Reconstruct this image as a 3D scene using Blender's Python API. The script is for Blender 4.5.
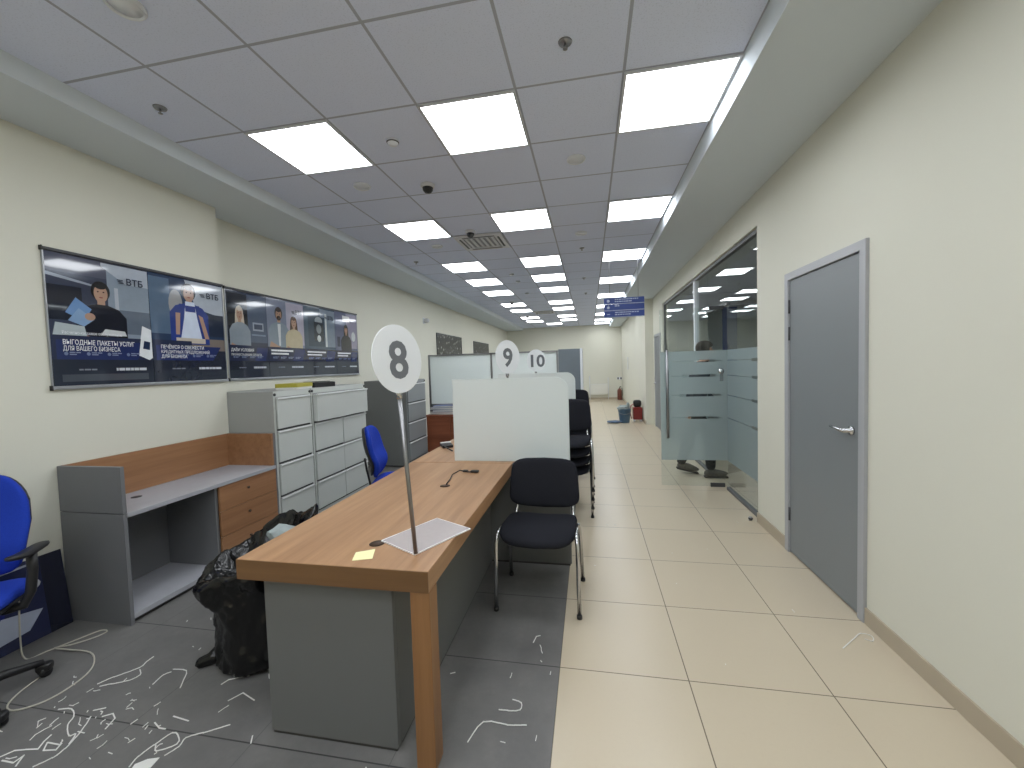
import bpy, bmesh, math, random
from mathutils import Vector, Matrix
random.seed(7)
for o in list(bpy.data.objects): bpy.data.objects.remove(o, do_unlink=True)
S = bpy.context.scene
COL = S.collection
PI = math.pi

# ---------------------------------------------------------------- camera
EYE = 1.4936
yaw, pitch, roll, FPX = -.1879, -.0441, -.0310, 409.624
cy, sy, cp, sp = math.cos(yaw), math.sin(yaw), math.cos(pitch), math.sin(pitch)
fwd = Vector((sy*cp, cy*cp, sp)); rt = Vector((cy, -sy, 0)); up = rt.cross(fwd)
cr, sr = math.cos(roll), math.sin(roll)
R_, U_ = cr*rt + sr*up, -sr*rt + cr*up
cd = bpy.data.cameras.new('camera'); cam = bpy.data.objects.new('camera', cd); COL.objects.link(cam)
cd.sensor_fit = 'HORIZONTAL'; cd.sensor_width = 36; cd.lens = FPX/1024*36; cd.clip_start = .02
M = Matrix((R_, U_, -fwd)).transposed().to_4x4(); M.translation = (0, 0, EYE); cam.matrix_world = M
S.camera = cam
# ---------------------------------------------------------------- world, exposure, lamp strength
w = bpy.data.worlds.new('world'); S.world = w; w.use_nodes = True
w.node_tree.nodes['Background'].inputs[0].default_value = (.8, .85, 1, 1)
w.node_tree.nodes['Background'].inputs[1].default_value = .05
S.view_settings.view_transform = 'Standard'; S.view_settings.look = 'None'
S.view_settings.gamma = 1; S.view_settings.use_curve_mapping = False
S.view_settings.exposure = 0.36
LAMP = 8.0
LAMP_COL = (.94, .98, 1.02)

# ---------------------------------------------------------------- materials
def lin(c):
    return tuple(((v/255)/12.92 if v/255 <= .04045 else ((v/255+.055)/1.055)**2.4) for v in c)
class NT:
    def __init__(s, name):
        s.m = bpy.data.materials.new(name); s.m.use_nodes = True
        s.t = s.m.node_tree; s.t.nodes.clear()
        s.out = s.n('ShaderNodeOutputMaterial')
    def n(s, kind, **kw):
        x = s.t.nodes.new(kind)
        for k, v in kw.items(): setattr(x, k, v)
        return x
    def l(s, a, b): s.t.links.new(a, b)
    def math(s, op, a, b=None, clamp=False):
        x = s.n('ShaderNodeMath', operation=op, use_clamp=clamp)
        for i, v in enumerate((a, b)):
            if v is None: continue
            if isinstance(v, (int, float)): x.inputs[i].default_value = v
            else: s.l(v, x.inputs[i])
        return x.outputs[0]
    def mix(s, fac, a, b):
        x = s.n('ShaderNodeMix', data_type='RGBA')
        for i, v in ((0, fac), (6, a), (7, b)):
            if isinstance(v, (int, float)): x.inputs[i].default_value = v
            elif isinstance(v, tuple): x.inputs[i].default_value = (*v[:3], 1)
            else: s.l(v, x.inputs[i])
        return x.outputs[2]
    def pos(s):
        g = s.n('ShaderNodeNewGeometry'); x = s.n('ShaderNodeSeparateXYZ'); s.l(g.outputs['Position'], x.inputs[0])
        return g.outputs['Position'], x.outputs
    def noise(s, scale, detail=3, vec=None, rough=.55):
        x = s.n('ShaderNodeTexNoise'); x.inputs['Scale'].default_value = scale; x.inputs['Detail'].default_value = detail
        x.inputs['Roughness'].default_value = rough
        if vec is None: vec = s.n('ShaderNodeTexCoord').outputs['Object']
        s.l(vec, x.inputs['Vector']); return x.outputs['Fac']
    def ramp(s, fac, a, b):
        x = s.n('ShaderNodeMapRange', clamp=True); x.inputs[1].default_value = a; x.inputs[2].default_value = b
        s.l(fac, x.inputs[0]); return x.outputs[0]
    def bsdf(s, col, rough=.5, metal=0, spec=.5, coat=0, bump=None, bstr=.1, bdist=.01):
        b = s.n('ShaderNodeBsdfPrincipled')
        for k, v in (('Base Color', col), ('Roughness', rough)):
            if isinstance(v, tuple): b.inputs[k].default_value = (*v[:3], 1)
            elif isinstance(v, (int, float)): b.inputs[k].default_value = v
            else: s.l(v, b.inputs[k])
        b.inputs['Metallic'].default_value = metal; b.inputs['Specular IOR Level'].default_value = spec
        b.inputs['Coat Weight'].default_value = coat
        if bump is not None:
            u = s.n('ShaderNodeBump'); u.inputs['Strength'].default_value = bstr; u.inputs['Distance'].default_value = bdist
            s.l(bump, u.inputs['Height']); s.l(u.outputs[0], b.inputs['Normal'])
        s.l(b.outputs[0], s.out.inputs[0]); return b
def plain(name, rgb, rough=.5, metal=0, var=.06, scale=6, spec=.5, coat=0, bump=0, bscale=200):
    t = NT(name); c = lin(rgb); f = t.noise(scale)
    col = t.mix(f, tuple(v*(1-var) for v in c), tuple(min(1, v*(1+var)) for v in c))
    t.bsdf(col, rough, metal, spec, coat, t.noise(bscale, 2) if bump else None, bump)
    return t.m
def wood(name, dark, light, axis=1, rough=.38):
    t = NT(name); tc = t.n('ShaderNodeTexCoord'); mp = t.n('ShaderNodeMapping')
    sc = [22, 22, 22]; sc[axis] = 1.1; mp.inputs['Scale'].default_value = sc
    t.l(tc.outputs['Object'], mp.inputs[0])
    n1 = t.noise(1.0, 6, mp.outputs[0], .65)
    mp2 = t.n('ShaderNodeMapping'); sc = [5, 5, 5]; sc[axis] = .4; mp2.inputs['Scale'].default_value = sc
    t.l(tc.outputs['Object'], mp2.inputs[0]); n2 = t.noise(1.0, 3, mp2.outputs[0])
    f = t.math('ADD', t.math('MULTIPLY', n1, .6), t.math('MULTIPLY', n2, .4))
    t.bsdf(t.mix(t.ramp(f, .36, .64), lin(dark), lin(light)), rough)
    return t.m
def glassy(name, tint=(.93, .96, .955), k=1.0):
    t = NT(name); tr = t.n('ShaderNodeBsdfTransparent'); tr.inputs[0].default_value = (*tint, 1)
    g = t.n('ShaderNodeBsdfGlossy'); g.inputs['Roughness'].default_value = .0
    fr = t.n('ShaderNodeFresnel'); ge = t.n('ShaderNodeNewGeometry')
    t.l(t.math('SUBTRACT', 1.5, t.math('MULTIPLY', ge.outputs['Backfacing'], 1.5-1/1.5)), fr.inputs[0])  # same air-to-glass mirror on both faces
    m = t.n('ShaderNodeMixShader'); t.l(t.math('MULTIPLY', fr.outputs[0], k, True), m.inputs[0])
    t.l(tr.outputs[0], m.inputs[1]); t.l(g.outputs[0], m.inputs[2]); t.l(m.outputs[0], t.out.inputs[0]); return t.m
def frosted(name, rgb, clear=.1, transl=.4, gloss=.05, tint=(1, 1, 1)):
    t = NT(name); c = (*lin(rgb), 1)
    d = t.n('ShaderNodeBsdfDiffuse'); d.inputs[0].default_value = c
    l = t.n('ShaderNodeBsdfTranslucent'); l.inputs[0].default_value = c
    a = t.n('ShaderNodeMixShader'); a.inputs[0].default_value = transl; t.l(d.outputs[0], a.inputs[1]); t.l(l.outputs[0], a.inputs[2])
    tr = t.n('ShaderNodeBsdfTransparent'); tr.inputs[0].default_value = (*tint, 1)
    b = t.n('ShaderNodeMixShader')
    nz = t.noise(40, 2); t.l(t.math('MULTIPLY', t.math('ADD', t.math('MULTIPLY', nz, .1), .95), clear), b.inputs[0])
    t.l(a.outputs[0], b.inputs[1]); t.l(tr.outputs[0], b.inputs[2])
    g = t.n('ShaderNodeBsdfGlossy'); g.inputs['Roughness'].default_value = .25
    e = t.n('ShaderNodeMixShader'); e.inputs[0].default_value = gloss; t.l(b.outputs[0], e.inputs[1]); t.l(g.outputs[0], e.inputs[2])
    t.l(e.outputs[0], t.out.inputs[0]); return t.m
def gridline(t, c, off, per, width):
    f = t.math('FRACT', t.math('DIVIDE', t.math('SUBTRACT', c, off), per))
    d = t.math('MULTIPLY', t.math('SUBTRACT', .5, t.math('ABSOLUTE', t.math('SUBTRACT', f, .5))), per)
    return t.math('LESS_THAN', d, width/2)

CX, CY = -.9804, 2.3758            # ceiling grid origin
CEIL = 3.07
def mat_ceiling():
    t = NT('ceiling_tile'); p, s = t.pos()
    g = t.math('MAXIMUM', gridline(t, s[0], CX, .6, .016), gridline(t, s[1], CY, .6, .016))
    fx = t.math('FLOOR', t.math('DIVIDE', t.math('SUBTRACT', s[0], CX), .6)); fy = t.math('FLOOR', t.math('DIVIDE', t.math('SUBTRACT', s[1], CY), .6))
    cb = t.n('ShaderNodeCombineXYZ'); t.l(fx, cb.inputs[0]); t.l(fy, cb.inputs[1])
    wn = t.n('ShaderNodeTexWhiteNoise', noise_dimensions='2D'); t.l(cb.outputs[0], wn.inputs['Vector'])
    base = t.mix(wn.outputs['Value'], lin((215, 222, 242)), lin((220, 227, 247)))
    sp_ = t.noise(130, 2, p); base = t.mix(t.ramp(sp_, .35, .42), lin((206, 213, 233)), base)
    t.bsdf(t.mix(g, base, lin((168, 172, 186))), .9, spec=.1); return t.m
FX, FY = .4234, 1.961               # floor tile grid origin
def mat_floor():
    t = NT('floor_tile'); p, s = t.pos()
    g = t.math('MAXIMUM', gridline(t, s[0], FX, .6, .005), gridline(t, s[1], FY, .6, .005))
    isg = t.math('MULTIPLY', t.math('LESS_THAN', s[0], FX-.6), t.math('GREATER_THAN', s[1], FY-1.8))  # grey zone cut short so unseen beige floor brightens the near ceiling
    fx = t.math('FLOOR', t.math('DIVIDE', t.math('SUBTRACT', s[0], FX), .6)); fy = t.math('FLOOR', t.math('DIVIDE', t.math('SUBTRACT', s[1], FY), .6))
    cb = t.n('ShaderNodeCombineXYZ'); t.l(fx, cb.inputs[0]); t.l(fy, cb.inputs[1])
    wn = t.n('ShaderNodeTexWhiteNoise', noise_dimensions='2D'); t.l(cb.outputs[0], wn.inputs['Vector'])
    n1 = t.noise(3.0, 4, p); n2 = t.noise(60, 2, p)
    beige = t.mix(t.math('ADD', t.math('MULTIPLY', n1, .7), t.math('MULTIPLY', wn.outputs['Value'], .3)), lin((194, 181, 158)), lin((198, 186, 164)))
    beige = t.mix(t.math('MULTIPLY', t.ramp(n2, .55, .8), .05), beige, lin((150, 138, 118)))
    grey = t.mix(t.ramp(t.noise(2.2, 6, p, .7), .35, .65), lin((100, 99, 98)), lin((116, 115, 113)))
    grey = t.mix(t.math('MULTIPLY', t.ramp(t.noise(9, 5, p, .7), .55, .75), .22), grey, lin((140, 137, 133)))
    c = t.mix(isg, t.mix(g, beige, lin((105, 95, 80))), t.mix(gridline(t, s[1], FY, .6, .006), t.mix(gridline(t, s[0], FX, .6, .004), grey, lin((92, 91, 90))), lin((58, 58, 58))))
    r = t.math('ADD', t.math('MULTIPLY', isg, .2), t.math('ADD', .27, t.math('MULTIPLY', n1, .02)))
    t.bsdf(c, r, spec=.4, bump=t.math('SUBTRACT', 1, g), bstr=.25, bdist=.002); return t.m
def mat_speckle():
    t = NT('speckled_print'); v = t.n('ShaderNodeTexVoronoi'); v.inputs['Scale'].default_value = 9
    t.l(t.n('ShaderNodeTexCoord').outputs['Object'], v.inputs['Vector'])
    n = t.noise(14, 4)
    f = t.math('ADD', t.math('MULTIPLY', t.ramp(v.outputs['Distance'], .05, .45), -.5), n)
    t.bsdf(t.mix(t.ramp(f, .18, .5), lin((48, 50, 52)), lin((165, 165, 160))), .2); return t.m
def mat_emit(name, col, st):
    t = NT(name); e = t.n('ShaderNodeEmission'); e.inputs[0].default_value = (*col, 1); e.inputs[1].default_value = st
    t.l(e.outputs[0], t.out.inputs[0]); return t.m

MT = dict(
    wall=plain('wall_paint', (217, 216, 203), .75, var=.02, scale=2, spec=.2, bump=.05, bscale=350),
    soffit=plain('soffit_paint', (210, 218, 224), .8, var=.015, scale=2, spec=.2),
    ceiling=mat_ceiling(), floor=mat_floor(),
    skirt=plain('skirting_tile', (176, 164, 144), .35, var=.05),
    lamp=mat_emit('lamp_diffuser', LAMP_COL, LAMP),
    white=plain('white_plastic', (224, 228, 234), .4, var=.02),
    lampframe=plain('lamp_frame', (205, 206, 210), .5, var=.02),
    black=plain('black_plastic', (28, 28, 30), .45),
    darkgrey=plain('dark_grey_plastic', (58, 59, 62), .5),
    fabric=plain('black_fabric', (37, 38, 44), .95, var=.25, scale=250, spec=.15, bump=.3, bscale=500),
    blue=plain('blue_fabric', (32, 60, 168), .9, var=.2, scale=200, spec=.2, bump=.25, bscale=500),
    chrome=plain('chrome', (200, 200, 202), .14, 1, var=.02),
    steel=plain('brushed_steel', (150, 150, 152), .35, 1, var=.05),
    alu=plain('aluminium', (172, 174, 178), .38, .8, var=.03),
    deskgrey=plain('grey_laminate', (106, 107, 106), .5, var=.03),
    kick=plain('kick_strip', (62, 60, 58), .6),
    hutch=plain('grey_hutch_laminate', (112, 113, 116), .5, var=.03),
    hutchtop=plain('grey_counter_laminate', (164, 165, 171), .4, var=.08, scale=14),
    oak=wood('oak_laminate', (146, 108, 76), (180, 141, 104), 1),
    oakz=wood('oak_upright_shaded', (126, 88, 54), (150, 109, 70), 2),  # oak of the leg, darkened to hold its shade
    oakx=wood('oak_edge_shaded', (98, 69, 41), (116, 84, 52), 0),
    walnut=wood('reddish_wood', (138, 98, 68), (162, 120, 86), 1),
    brown=wood('brown_wood', (120, 66, 42), (146, 84, 56), 0),
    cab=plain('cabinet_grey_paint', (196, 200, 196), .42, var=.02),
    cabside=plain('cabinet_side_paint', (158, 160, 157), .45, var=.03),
    cablip=plain('cabinet_lip_highlight_paint', (226, 228, 228), .35, var=.02),
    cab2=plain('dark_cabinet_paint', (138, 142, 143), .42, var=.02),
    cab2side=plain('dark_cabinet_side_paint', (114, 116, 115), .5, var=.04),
    door=plain('grey_door_laminate', (126, 131, 134), .45, var=.02),
    doorframe=plain('door_frame_paint', (168, 170, 174), .4, var=.02),
    glass=glassy('clear_glass'), film=frosted('frosted_film', (176, 190, 192), .16, .5, .04, (.85, .95, .96)),
    screen=frosted('frosted_acrylic', (236, 241, 240), .05, .45, .03),
    disc=frosted('white_acrylic_disc', (246, 248, 250), .03, .35, .03),
    base=frosted('clear_acrylic_plate', (226, 222, 224), .5, .3, .05),
    baseedge=plain('acrylic_edge', (240, 238, 240), .3, var=.02),
    pglass=frosted('partition_glass', (244, 250, 249), .05, .4, .05),
    digit=plain('digit_grey', (108, 111, 116), .5, var=.02),
    navysign=plain('blue_sign_face', (42, 68, 142), .4, var=.03),
    signtext=plain('white_sign_print', (190, 200, 225), .5, var=.02),
    paper=plain('white_paper', (226, 226, 222), .8, var=.03),
    sticky=plain('yellow_sticky', (236, 232, 178), .8, var=.03),
    yellow=plain('yellow_cover', (176, 168, 62), .5, var=.1),
    bag=plain('black_bin_bag', (10, 10, 11), .22, var=.2, spec=.45),
    cable=plain('white_cable', (188, 184, 172), .5, var=.03),
    bucket=plain('blue_bucket_plastic', (74, 104, 130), .4, var=.05),
    cloth=plain('pale_cloth', (150, 160, 160), .9, var=.15, scale=30),
    clothblue=plain('blue_cloth', (88, 108, 132), .9, var=.15, scale=30),
    red=plain('dark_red_paint', (126, 40, 36), .4, var=.05),
    redext=plain('brownish_red_paint', (112, 62, 48), .4, var=.05),
    speckle=mat_speckle(),
    tall=plain('slate_panel', (112, 122, 130), .5, var=.05),
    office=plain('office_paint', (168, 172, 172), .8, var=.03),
    navybanner=plain('navy_banner_print', (38, 52, 96), .5, var=.1),
    skin=plain('skin', (190, 150, 126), .6), hair=plain('grey_brown_hair', (62, 56, 50), .8, var=.3, scale=60),
    jacket=plain('dark_jacket', (56, 62, 72), .9), trousers=plain('dark_trousers', (34, 36, 40), .9),
    shoe=plain('grey_brown_shoe', (92, 88, 82), .8), sole=plain('shoe_sole', (52, 48, 44), .8),
    grommet=plain('dark_brown_hole', (62, 42, 26), .7),
)
_cc = {}
def colour(rgb):
    if rgb not in _cc: _cc[rgb] = plain('print_%d_%d_%d' % rgb, rgb, .06, var=.1, scale=18, spec=.6, coat=.6)
    return _cc[rgb]

# ---------------------------------------------------------------- mesh helpers
class MB:
    def __init__(s): s.b = bmesh.new(); s.mats = []
    def mi(s, m):
        if m is None: return 0
        if m not in s.mats: s.mats.append(m)
        return s.mats.index(m)
    def faces(s, vs, idx, m, smooth=False):
        bv = [s.b.verts.new(v) for v in vs]; k = s.mi(m)
        for f in idx:
            try: q = s.b.faces.new([bv[i] for i in f]); q.material_index = k; q.smooth = smooth
            except ValueError: pass
        return bv
    def box(s, x0, x1, y0, y1, z0, z1, m=None, R=None, c=(0, 0, 0)):
        vs = [Vector((x, y, z)) for z in (z0, z1) for y in (y0, y1) for x in (x0, x1)]
        if R is not None: vs = [R @ v + Vector(c) for v in vs]
        s.faces(vs, [(0, 2, 3, 1), (4, 5, 7, 6), (0, 1, 5, 4), (2, 6, 7, 3), (0, 4, 6, 2), (1, 3, 7, 5)], m); return s
    def tube(s, pts, r, m=None, seg=8, closed=False, flat=1.0):
        pts = [Vector(p) for p in pts]; n = len(pts); rr = r if isinstance(r, (list, tuple)) else [r]*n
        T = []
        for i in range(n):
            a = pts[(i-1) % n] if (closed or i > 0) else pts[i]; b = pts[(i+1) % n] if (closed or i < n-1) else pts[i]
            T.append((b-a).normalized())
        N = T[0].orthogonal().normalized()
        if abs(T[0].z) < .9: N = (Vector((0, 0, 1)) - T[0]*T[0].z).normalized()
        vs = []
        for i in range(n):
            N = (N - T[i]*N.dot(T[i])); N = N.normalized() if N.length > 1e-6 else T[i].orthogonal().normalized()
            B = T[i].cross(N)
            for k in range(seg):
                a = 2*PI*k/seg; vs.append(pts[i] + rr[i]*(math.cos(a)*N*flat + math.sin(a)*B))
        idx = []
        for i in range(n if closed else n-1):
            j = (i+1) % n
            for k in range(seg): idx.append((i*seg+k, i*seg+(k+1) % seg, j*seg+(k+1) % seg, j*seg+k))
        if not closed: idx += [tuple(range(seg))[::-1], tuple((n-1)*seg+k for k in range(seg))]
        s.faces(vs, idx, m, True); return s
    def lathe(s, prof, m=None, c=(0, 0, 0), seg=20, R=None, sx=1, sy=1, smooth=True):
        vs = []; n = len(prof)
        for r, z in prof:
            for k in range(seg):
                a = 2*PI*k/seg; v = Vector((r*math.cos(a)*sx, r*math.sin(a)*sy, z))
                vs.append((R @ v if R is not None else v) + Vector(c))
        idx = [(i*seg+k, i*seg+(k+1) % seg, (i+1)*seg+(k+1) % seg, (i+1)*seg+k) for i in range(n-1) for k in range(seg)]
        idx += [tuple(range(seg))[::-1], tuple((n-1)*seg+k for k in range(seg))]
        s.faces(vs, idx, m, smooth); return s
    def sup(s, a, b, c, m=None, e1=.5, e2=.5, f=None, nu=28, nv=14, cen=(0, 0, 0)):
        """super-ellipsoid cushion, then deformed by f"""
        q = lambda v, e: math.copysign(abs(v)**e, v)
        vs = []
        for j in range(nv+1):
            ph = -PI/2 + PI*j/nv
            for k in range(nu):
                th = 2*PI*k/nu
                v = Vector((a*q(math.cos(ph), e2)*q(math.cos(th), e1), b*q(math.cos(ph), e2)*q(math.sin(th), e1), c*q(math.sin(ph), e2)))
                if f: v = f(v)
                vs.append(v + Vector(cen))
        idx = [(j*nu+k, j*nu+(k+1) % nu, (j+1)*nu+(k+1) % nu, (j+1)*nu+k) for j in range(nv) for k in range(nu)]
        s.faces(vs, idx, m, True); bmesh.ops.remove_doubles(s.b, verts=s.b.verts, dist=1e-5); return s
    def prism(s, pts, lo, hi, m=None, fn=None):
        """2-D outline extruded from lo to hi; fn(u, v, w) -> xyz"""
        fn = fn or (lambda u, v, w: (u, v, w)); n = len(pts)
        vs = [fn(u, v, lo) for u, v in pts] + [fn(u, v, hi) for u, v in pts]
        idx = [tuple(range(n))[::-1], tuple(range(n, 2*n))] + [(i, (i+1) % n, n+(i+1) % n, n+i) for i in range(n)]
        s.faces(vs, idx, m); return s
    def build(s, name, m=None, parent=None, bevel=0, loc=None, sharp=True):
        me = bpy.data.meshes.new(name)
        bmesh.ops.recalc_face_normals(s.b, faces=s.b.faces)
        s.b.to_mesh(me); s.b.free()
        if m is not None and not s.mats: me.materials.append(m)
        for x in s.mats: me.materials.append(x)
        o = bpy.data.objects.new(name, me); COL.objects.link(o)
        if parent: o.parent = parent
        if loc: o.location = loc
        if bevel:
            bv = o.modifiers.new('bevel', 'BEVEL'); bv.width = bevel; bv.segments = 2; bv.limit_method = 'ANGLE'; bv.angle_limit = .7
        return o
def bx(name, x0, x1, y0, y1, z0, z1, m, parent=None, bevel=0): return MB().box(x0, x1, y0, y1, z0, z1).build(name, m, parent, bevel)
def tag(o, label=None, cat=None, group=None, kind=None):
    if label: o['label'] = label
    if cat: o['category'] = cat
    if group: o['group'] = group
    if kind: o['kind'] = kind
    return o
def thing(name, label, cat, loc=(0, 0, 0), rz=0, group=None):
    o = bpy.data.objects.new(name, None); COL.objects.link(o); o.location = loc; o.rotation_euler = (0, 0, rz); o.empty_display_size = .1
    return tag(o, label, cat, group)
def struct(o, label=None, cat='room'):
    o['kind'] = 'structure'
    if label: o['label'] = label
    o['category'] = cat; return o
def dup(src, loc, rz, label, group=None):
    r = src.copy(); COL.objects.link(r); r.location = loc; r.rotation_euler = (0, 0, rz); r['label'] = label
    if group: r['group'] = group
    for ch in list(src.children):
        c = ch.copy(); COL.objects.link(c); c.parent = r
        for g in list(ch.children):
            d = g.copy(); COL.objects.link(d); d.parent = c
    return r
def evaluated(o):
    dg = bpy.context.evaluated_depsgraph_get(); dg.update()
    return bpy.data.meshes.new_from_object(o.evaluated_get(dg))
def text(name, body, size, m, parent=None, mat=None, ext=.0006, bold=0., align='LEFT', xs=1.0, fit=None):
    c = bpy.data.curves.new(name, 'FONT'); c.body = body; c.size = size; c.extrude = ext; c.offset = bold; c.align_x = align
    c.resolution_u = 3
    t = bpy.data.objects.new('tmp', c); COL.objects.link(t); bpy.context.view_layer.update()
    me = evaluated(t); bpy.data.objects.remove(t); bpy.data.curves.remove(c)
    if fit: xs = min(1.1, fit/max(v.co.x for v in me.vertices))
    for v in me.vertices: v.co.x *= xs
    me.materials.clear(); me.materials.append(m)
    if mat is not None: me.transform(mat)
    me.name = name; o = bpy.data.objects.new(name, me); COL.objects.link(o)
    if parent: o.parent = parent
    return o
def frame(X, Y, o):
    X, Y = Vector(X), Vector(Y); Z = X.cross(Y); q = Matrix((X, Y, Z)).transposed().to_4x4(); q.translation = o; return q
def arc(c, r, a0, a1, n=6): return [(c[0]+r*math.cos(a0+(a1-a0)*i/n), c[1]+r*math.sin(a0+(a1-a0)*i/n)) for i in range(n+1)]

# ================================================================ THE SETTING
XR, XN, XF, YF, YB = 1.485, -3.24, -3.44, 17.3, -3.0
SL, SRX, SLZ, SRZ = -2.71, .82, 2.98, 2.965
struct(bx('floor', XF-.2, 4.7, YB-.2, YF+.2, -.1, 0, MT['floor']), 'tiled floor, dark grey on the left and beige on the right')
cb = MB().box(SL, SRX, YB, YF, CEIL, CEIL+.1)
struct(cb.build('ceiling', MT['ceiling']), 'suspended ceiling of square grey white tiles')
struct(MB().prism([(XF-.1, SLZ), (SL-.035, SLZ), (SL, CEIL), (SL, CEIL+.1), (XF-.1, CEIL+.1)], YB, YF, fn=lambda u, v, q: (u, q, v)).build('trim_1', MT['soffit']), 'lowered plasterboard border along the left wall', 'trim')
struct(MB().prism([(1.6, SRZ), (SRX+.025, SRZ), (SRX, CEIL), (SRX, CEIL+.1), (1.6, CEIL+.1)], YB, YF, fn=lambda u, v, q: (u, q, v)).build('trim_2', MT['soffit']), 'lowered plasterboard border along the right wall', 'trim')
b = MB(); b.box(XF-.1, XN, YB, 3.165, 0, SLZ); b.box(XF-.1, XF, 3.165, YF, 0, SLZ)
struct(b.build('wall_left', MT['wall']), 'cream left wall with a shallow step', 'wall')
b = MB(); xo = 1.6
for y0, y1, z0 in ((YB, 2.54, 0), (2.54, 3.475, 2.12), (3.475, 4.035, 0), (4.035, 8.86, 2.67), (8.86, 9.08, 0), (9.08, 9.86, 2.1), (9.86, 10.1, 0)):
    b.box(XR, xo, y0, y1, z0, SRZ)
b.box(1.3, xo, 10.1, YF, 0, SRZ)
struct(b.build('wall_right', MT['wall']), 'cream right wall with doors and glazing', 'wall')
struct(bx('wall_far', XF-.1, xo, YF, YF+.1, 0, CEIL, MT['wall']), 'cream far end wall', 'wall')
struct(bx('wall_near', XF-.1, xo, YB-.1, YB, 0, CEIL, MT['wall']), 'cream wall behind the viewer', 'wall')
b = MB()
for y0, y1 in ((YB, 2.54), (3.475, 4.03)): b.box(XR-.012, XR, y0, y1, 0, .092)
b.box(1.288, 1.3, 10.1, YF, 0, .092)
struct(b.build('baseboard_right', MT['skirt'], bevel=.002), 'beige tile skirting on the right wall', 'skirting')
b = MB(); b.box(XN, XN+.012, YB, 3.165, 0, .08); b.box(XF, XF+.012, 3.165, YF, 0, .08)
struct(b.build('baseboard_left', MT['skirt']), 'beige tile skirting on the left wall', 'skirting')
struct(bx('baseboard_far', XF, 1.3, YF-.012, YF, 0, .08, MT['skirt']), 'beige tile skirting on the far wall', 'skirting')
# office seen through the glazing
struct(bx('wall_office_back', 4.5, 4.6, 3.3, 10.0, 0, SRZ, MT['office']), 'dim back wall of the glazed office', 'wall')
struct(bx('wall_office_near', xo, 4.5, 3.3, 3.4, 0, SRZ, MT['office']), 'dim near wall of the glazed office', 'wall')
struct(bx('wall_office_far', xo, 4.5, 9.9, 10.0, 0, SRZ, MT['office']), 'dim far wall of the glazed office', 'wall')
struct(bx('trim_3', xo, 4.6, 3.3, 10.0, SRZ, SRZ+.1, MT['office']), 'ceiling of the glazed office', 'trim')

# near grey door
def door(name, y0, y1, ztop, label, near=True):
    d = thing(name, label, 'door', (XR, y0, 0)); d['kind'] = 'structure'
    W = y1-y0; f = MB(); fw = .055
    f.prism([(0, 0), (fw, 0), (fw, ztop-fw), (W-fw, ztop-fw), (W-fw, 0), (W, 0), (W, ztop), (0, ztop)], -.018, .10, fn=lambda u, v, q: (q, u, v))
    f.build('door_frame', MT['doorframe'], d, .004)
    bx('door_leaf', -.004, .036, fw+.004, W-fw-.004, .012, ztop-fw-.004, MT['door'], d, .002)
    if near:
        h = MB(); yy = fw+.075; zz = 1.06
        h.lathe([(0, 0), (.026, 0), (.026, .01), (.011, .013), (.011, .05), (0, .05)], c=(-.005, yy, zz), R=Matrix.Rotation(-PI/2, 3, 'Y'))
        h.tube([(-.05, yy, zz), (-.055, yy+.03, zz+.002), (-.05, yy+.08, zz+.006), (-.05, yy+.13, zz+.008)], [.011, .0105, .009, .008], seg=10)
        h.build('door_handle', MT['chrome'], d)
        for z in (.25, 1.62, 1.82): MB().lathe([(0, 0), (.009, 0), (.009, .1), (0, .1)], c=(-.006, W-fw, z), seg=10).build('hinge', MT['darkgrey'], d)
    else:
        h = MB(); h.lathe([(0, 0), (.024, 0), (.024, .01), (.01, .05), (0, .05)], c=(-.004, W-fw-.07, 1.0), R=Matrix.Rotation(-PI/2, 3, 'Y'))
        h.tube([(-.05, W-fw-.07, 1.0), (-.05, W-fw-.19, 1.0)], .009)
        h.build('door_handle', MT['chrome'], d)
    return d
door('door_1', 2.54, 3.475, 2.12, 'closed grey door with chrome lever handle in the right wall')
door('door_2', 9.08, 9.86, 2.1, 'far grey door in the right wall beyond the glazing', False)

# glazing
SLOTS = [1.483, 1.315, 1.09, .83]
def film(parent, a0, a1, z0, z1, cuts, fn, name='frosted_film'):
    """frosted film with clear bands left out; cuts = [(z, h, s, e)]"""
    b = MB()
    zs = sorted({z0, z1} | {c[0]-c[1]/2 for c in cuts} | {c[0]+c[1]/2 for c in cuts})
    for i in range(len(zs)-1):
        lo, hi = zs[i], zs[i+1]; mid = (lo+hi)/2
        cc = sorted((c[2], c[3]) for c in cuts if abs(c[0]-mid) < c[1]/2)
        x = a0
        for s_, e_ in cc+[(a1, a1)]:
            if s_ > x: b.faces([fn(x, lo), fn(s_, lo), fn(s_, hi), fn(x, hi)], [(0, 1, 2, 3)], None)
            x = max(x, e_)
    return b.build(name, MT['film'], parent)
wn = thing('window_1', 'floor to ceiling glass partition of the side office, fixed panes', 'glazing', (XR+.05, 4.035, 0)); wn['kind'] = 'structure'
L = 8.86-4.035
f = MB(); f.box(-.025, .025, 0, L, 2.63, 2.668); f.box(-.02, .02, 0, .975, .002, .035); f.box(-.02, .02, 1.75, L, .002, .035)
f.box(-.02, .02, 0, .02, .035, 2.63); f.box(-.02, .02, L-.03, L, .035, 2.63); f.box(-.02, .02, .93, 1.75, 2.1, 2.13)
f.build('window_frame', plain('dark_frame_metal', (96, 98, 100), .45), wn)
bx('mullion', -.03, .03, 2.29, 2.36, .035, 2.63, MT['white'], wn)
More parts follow.
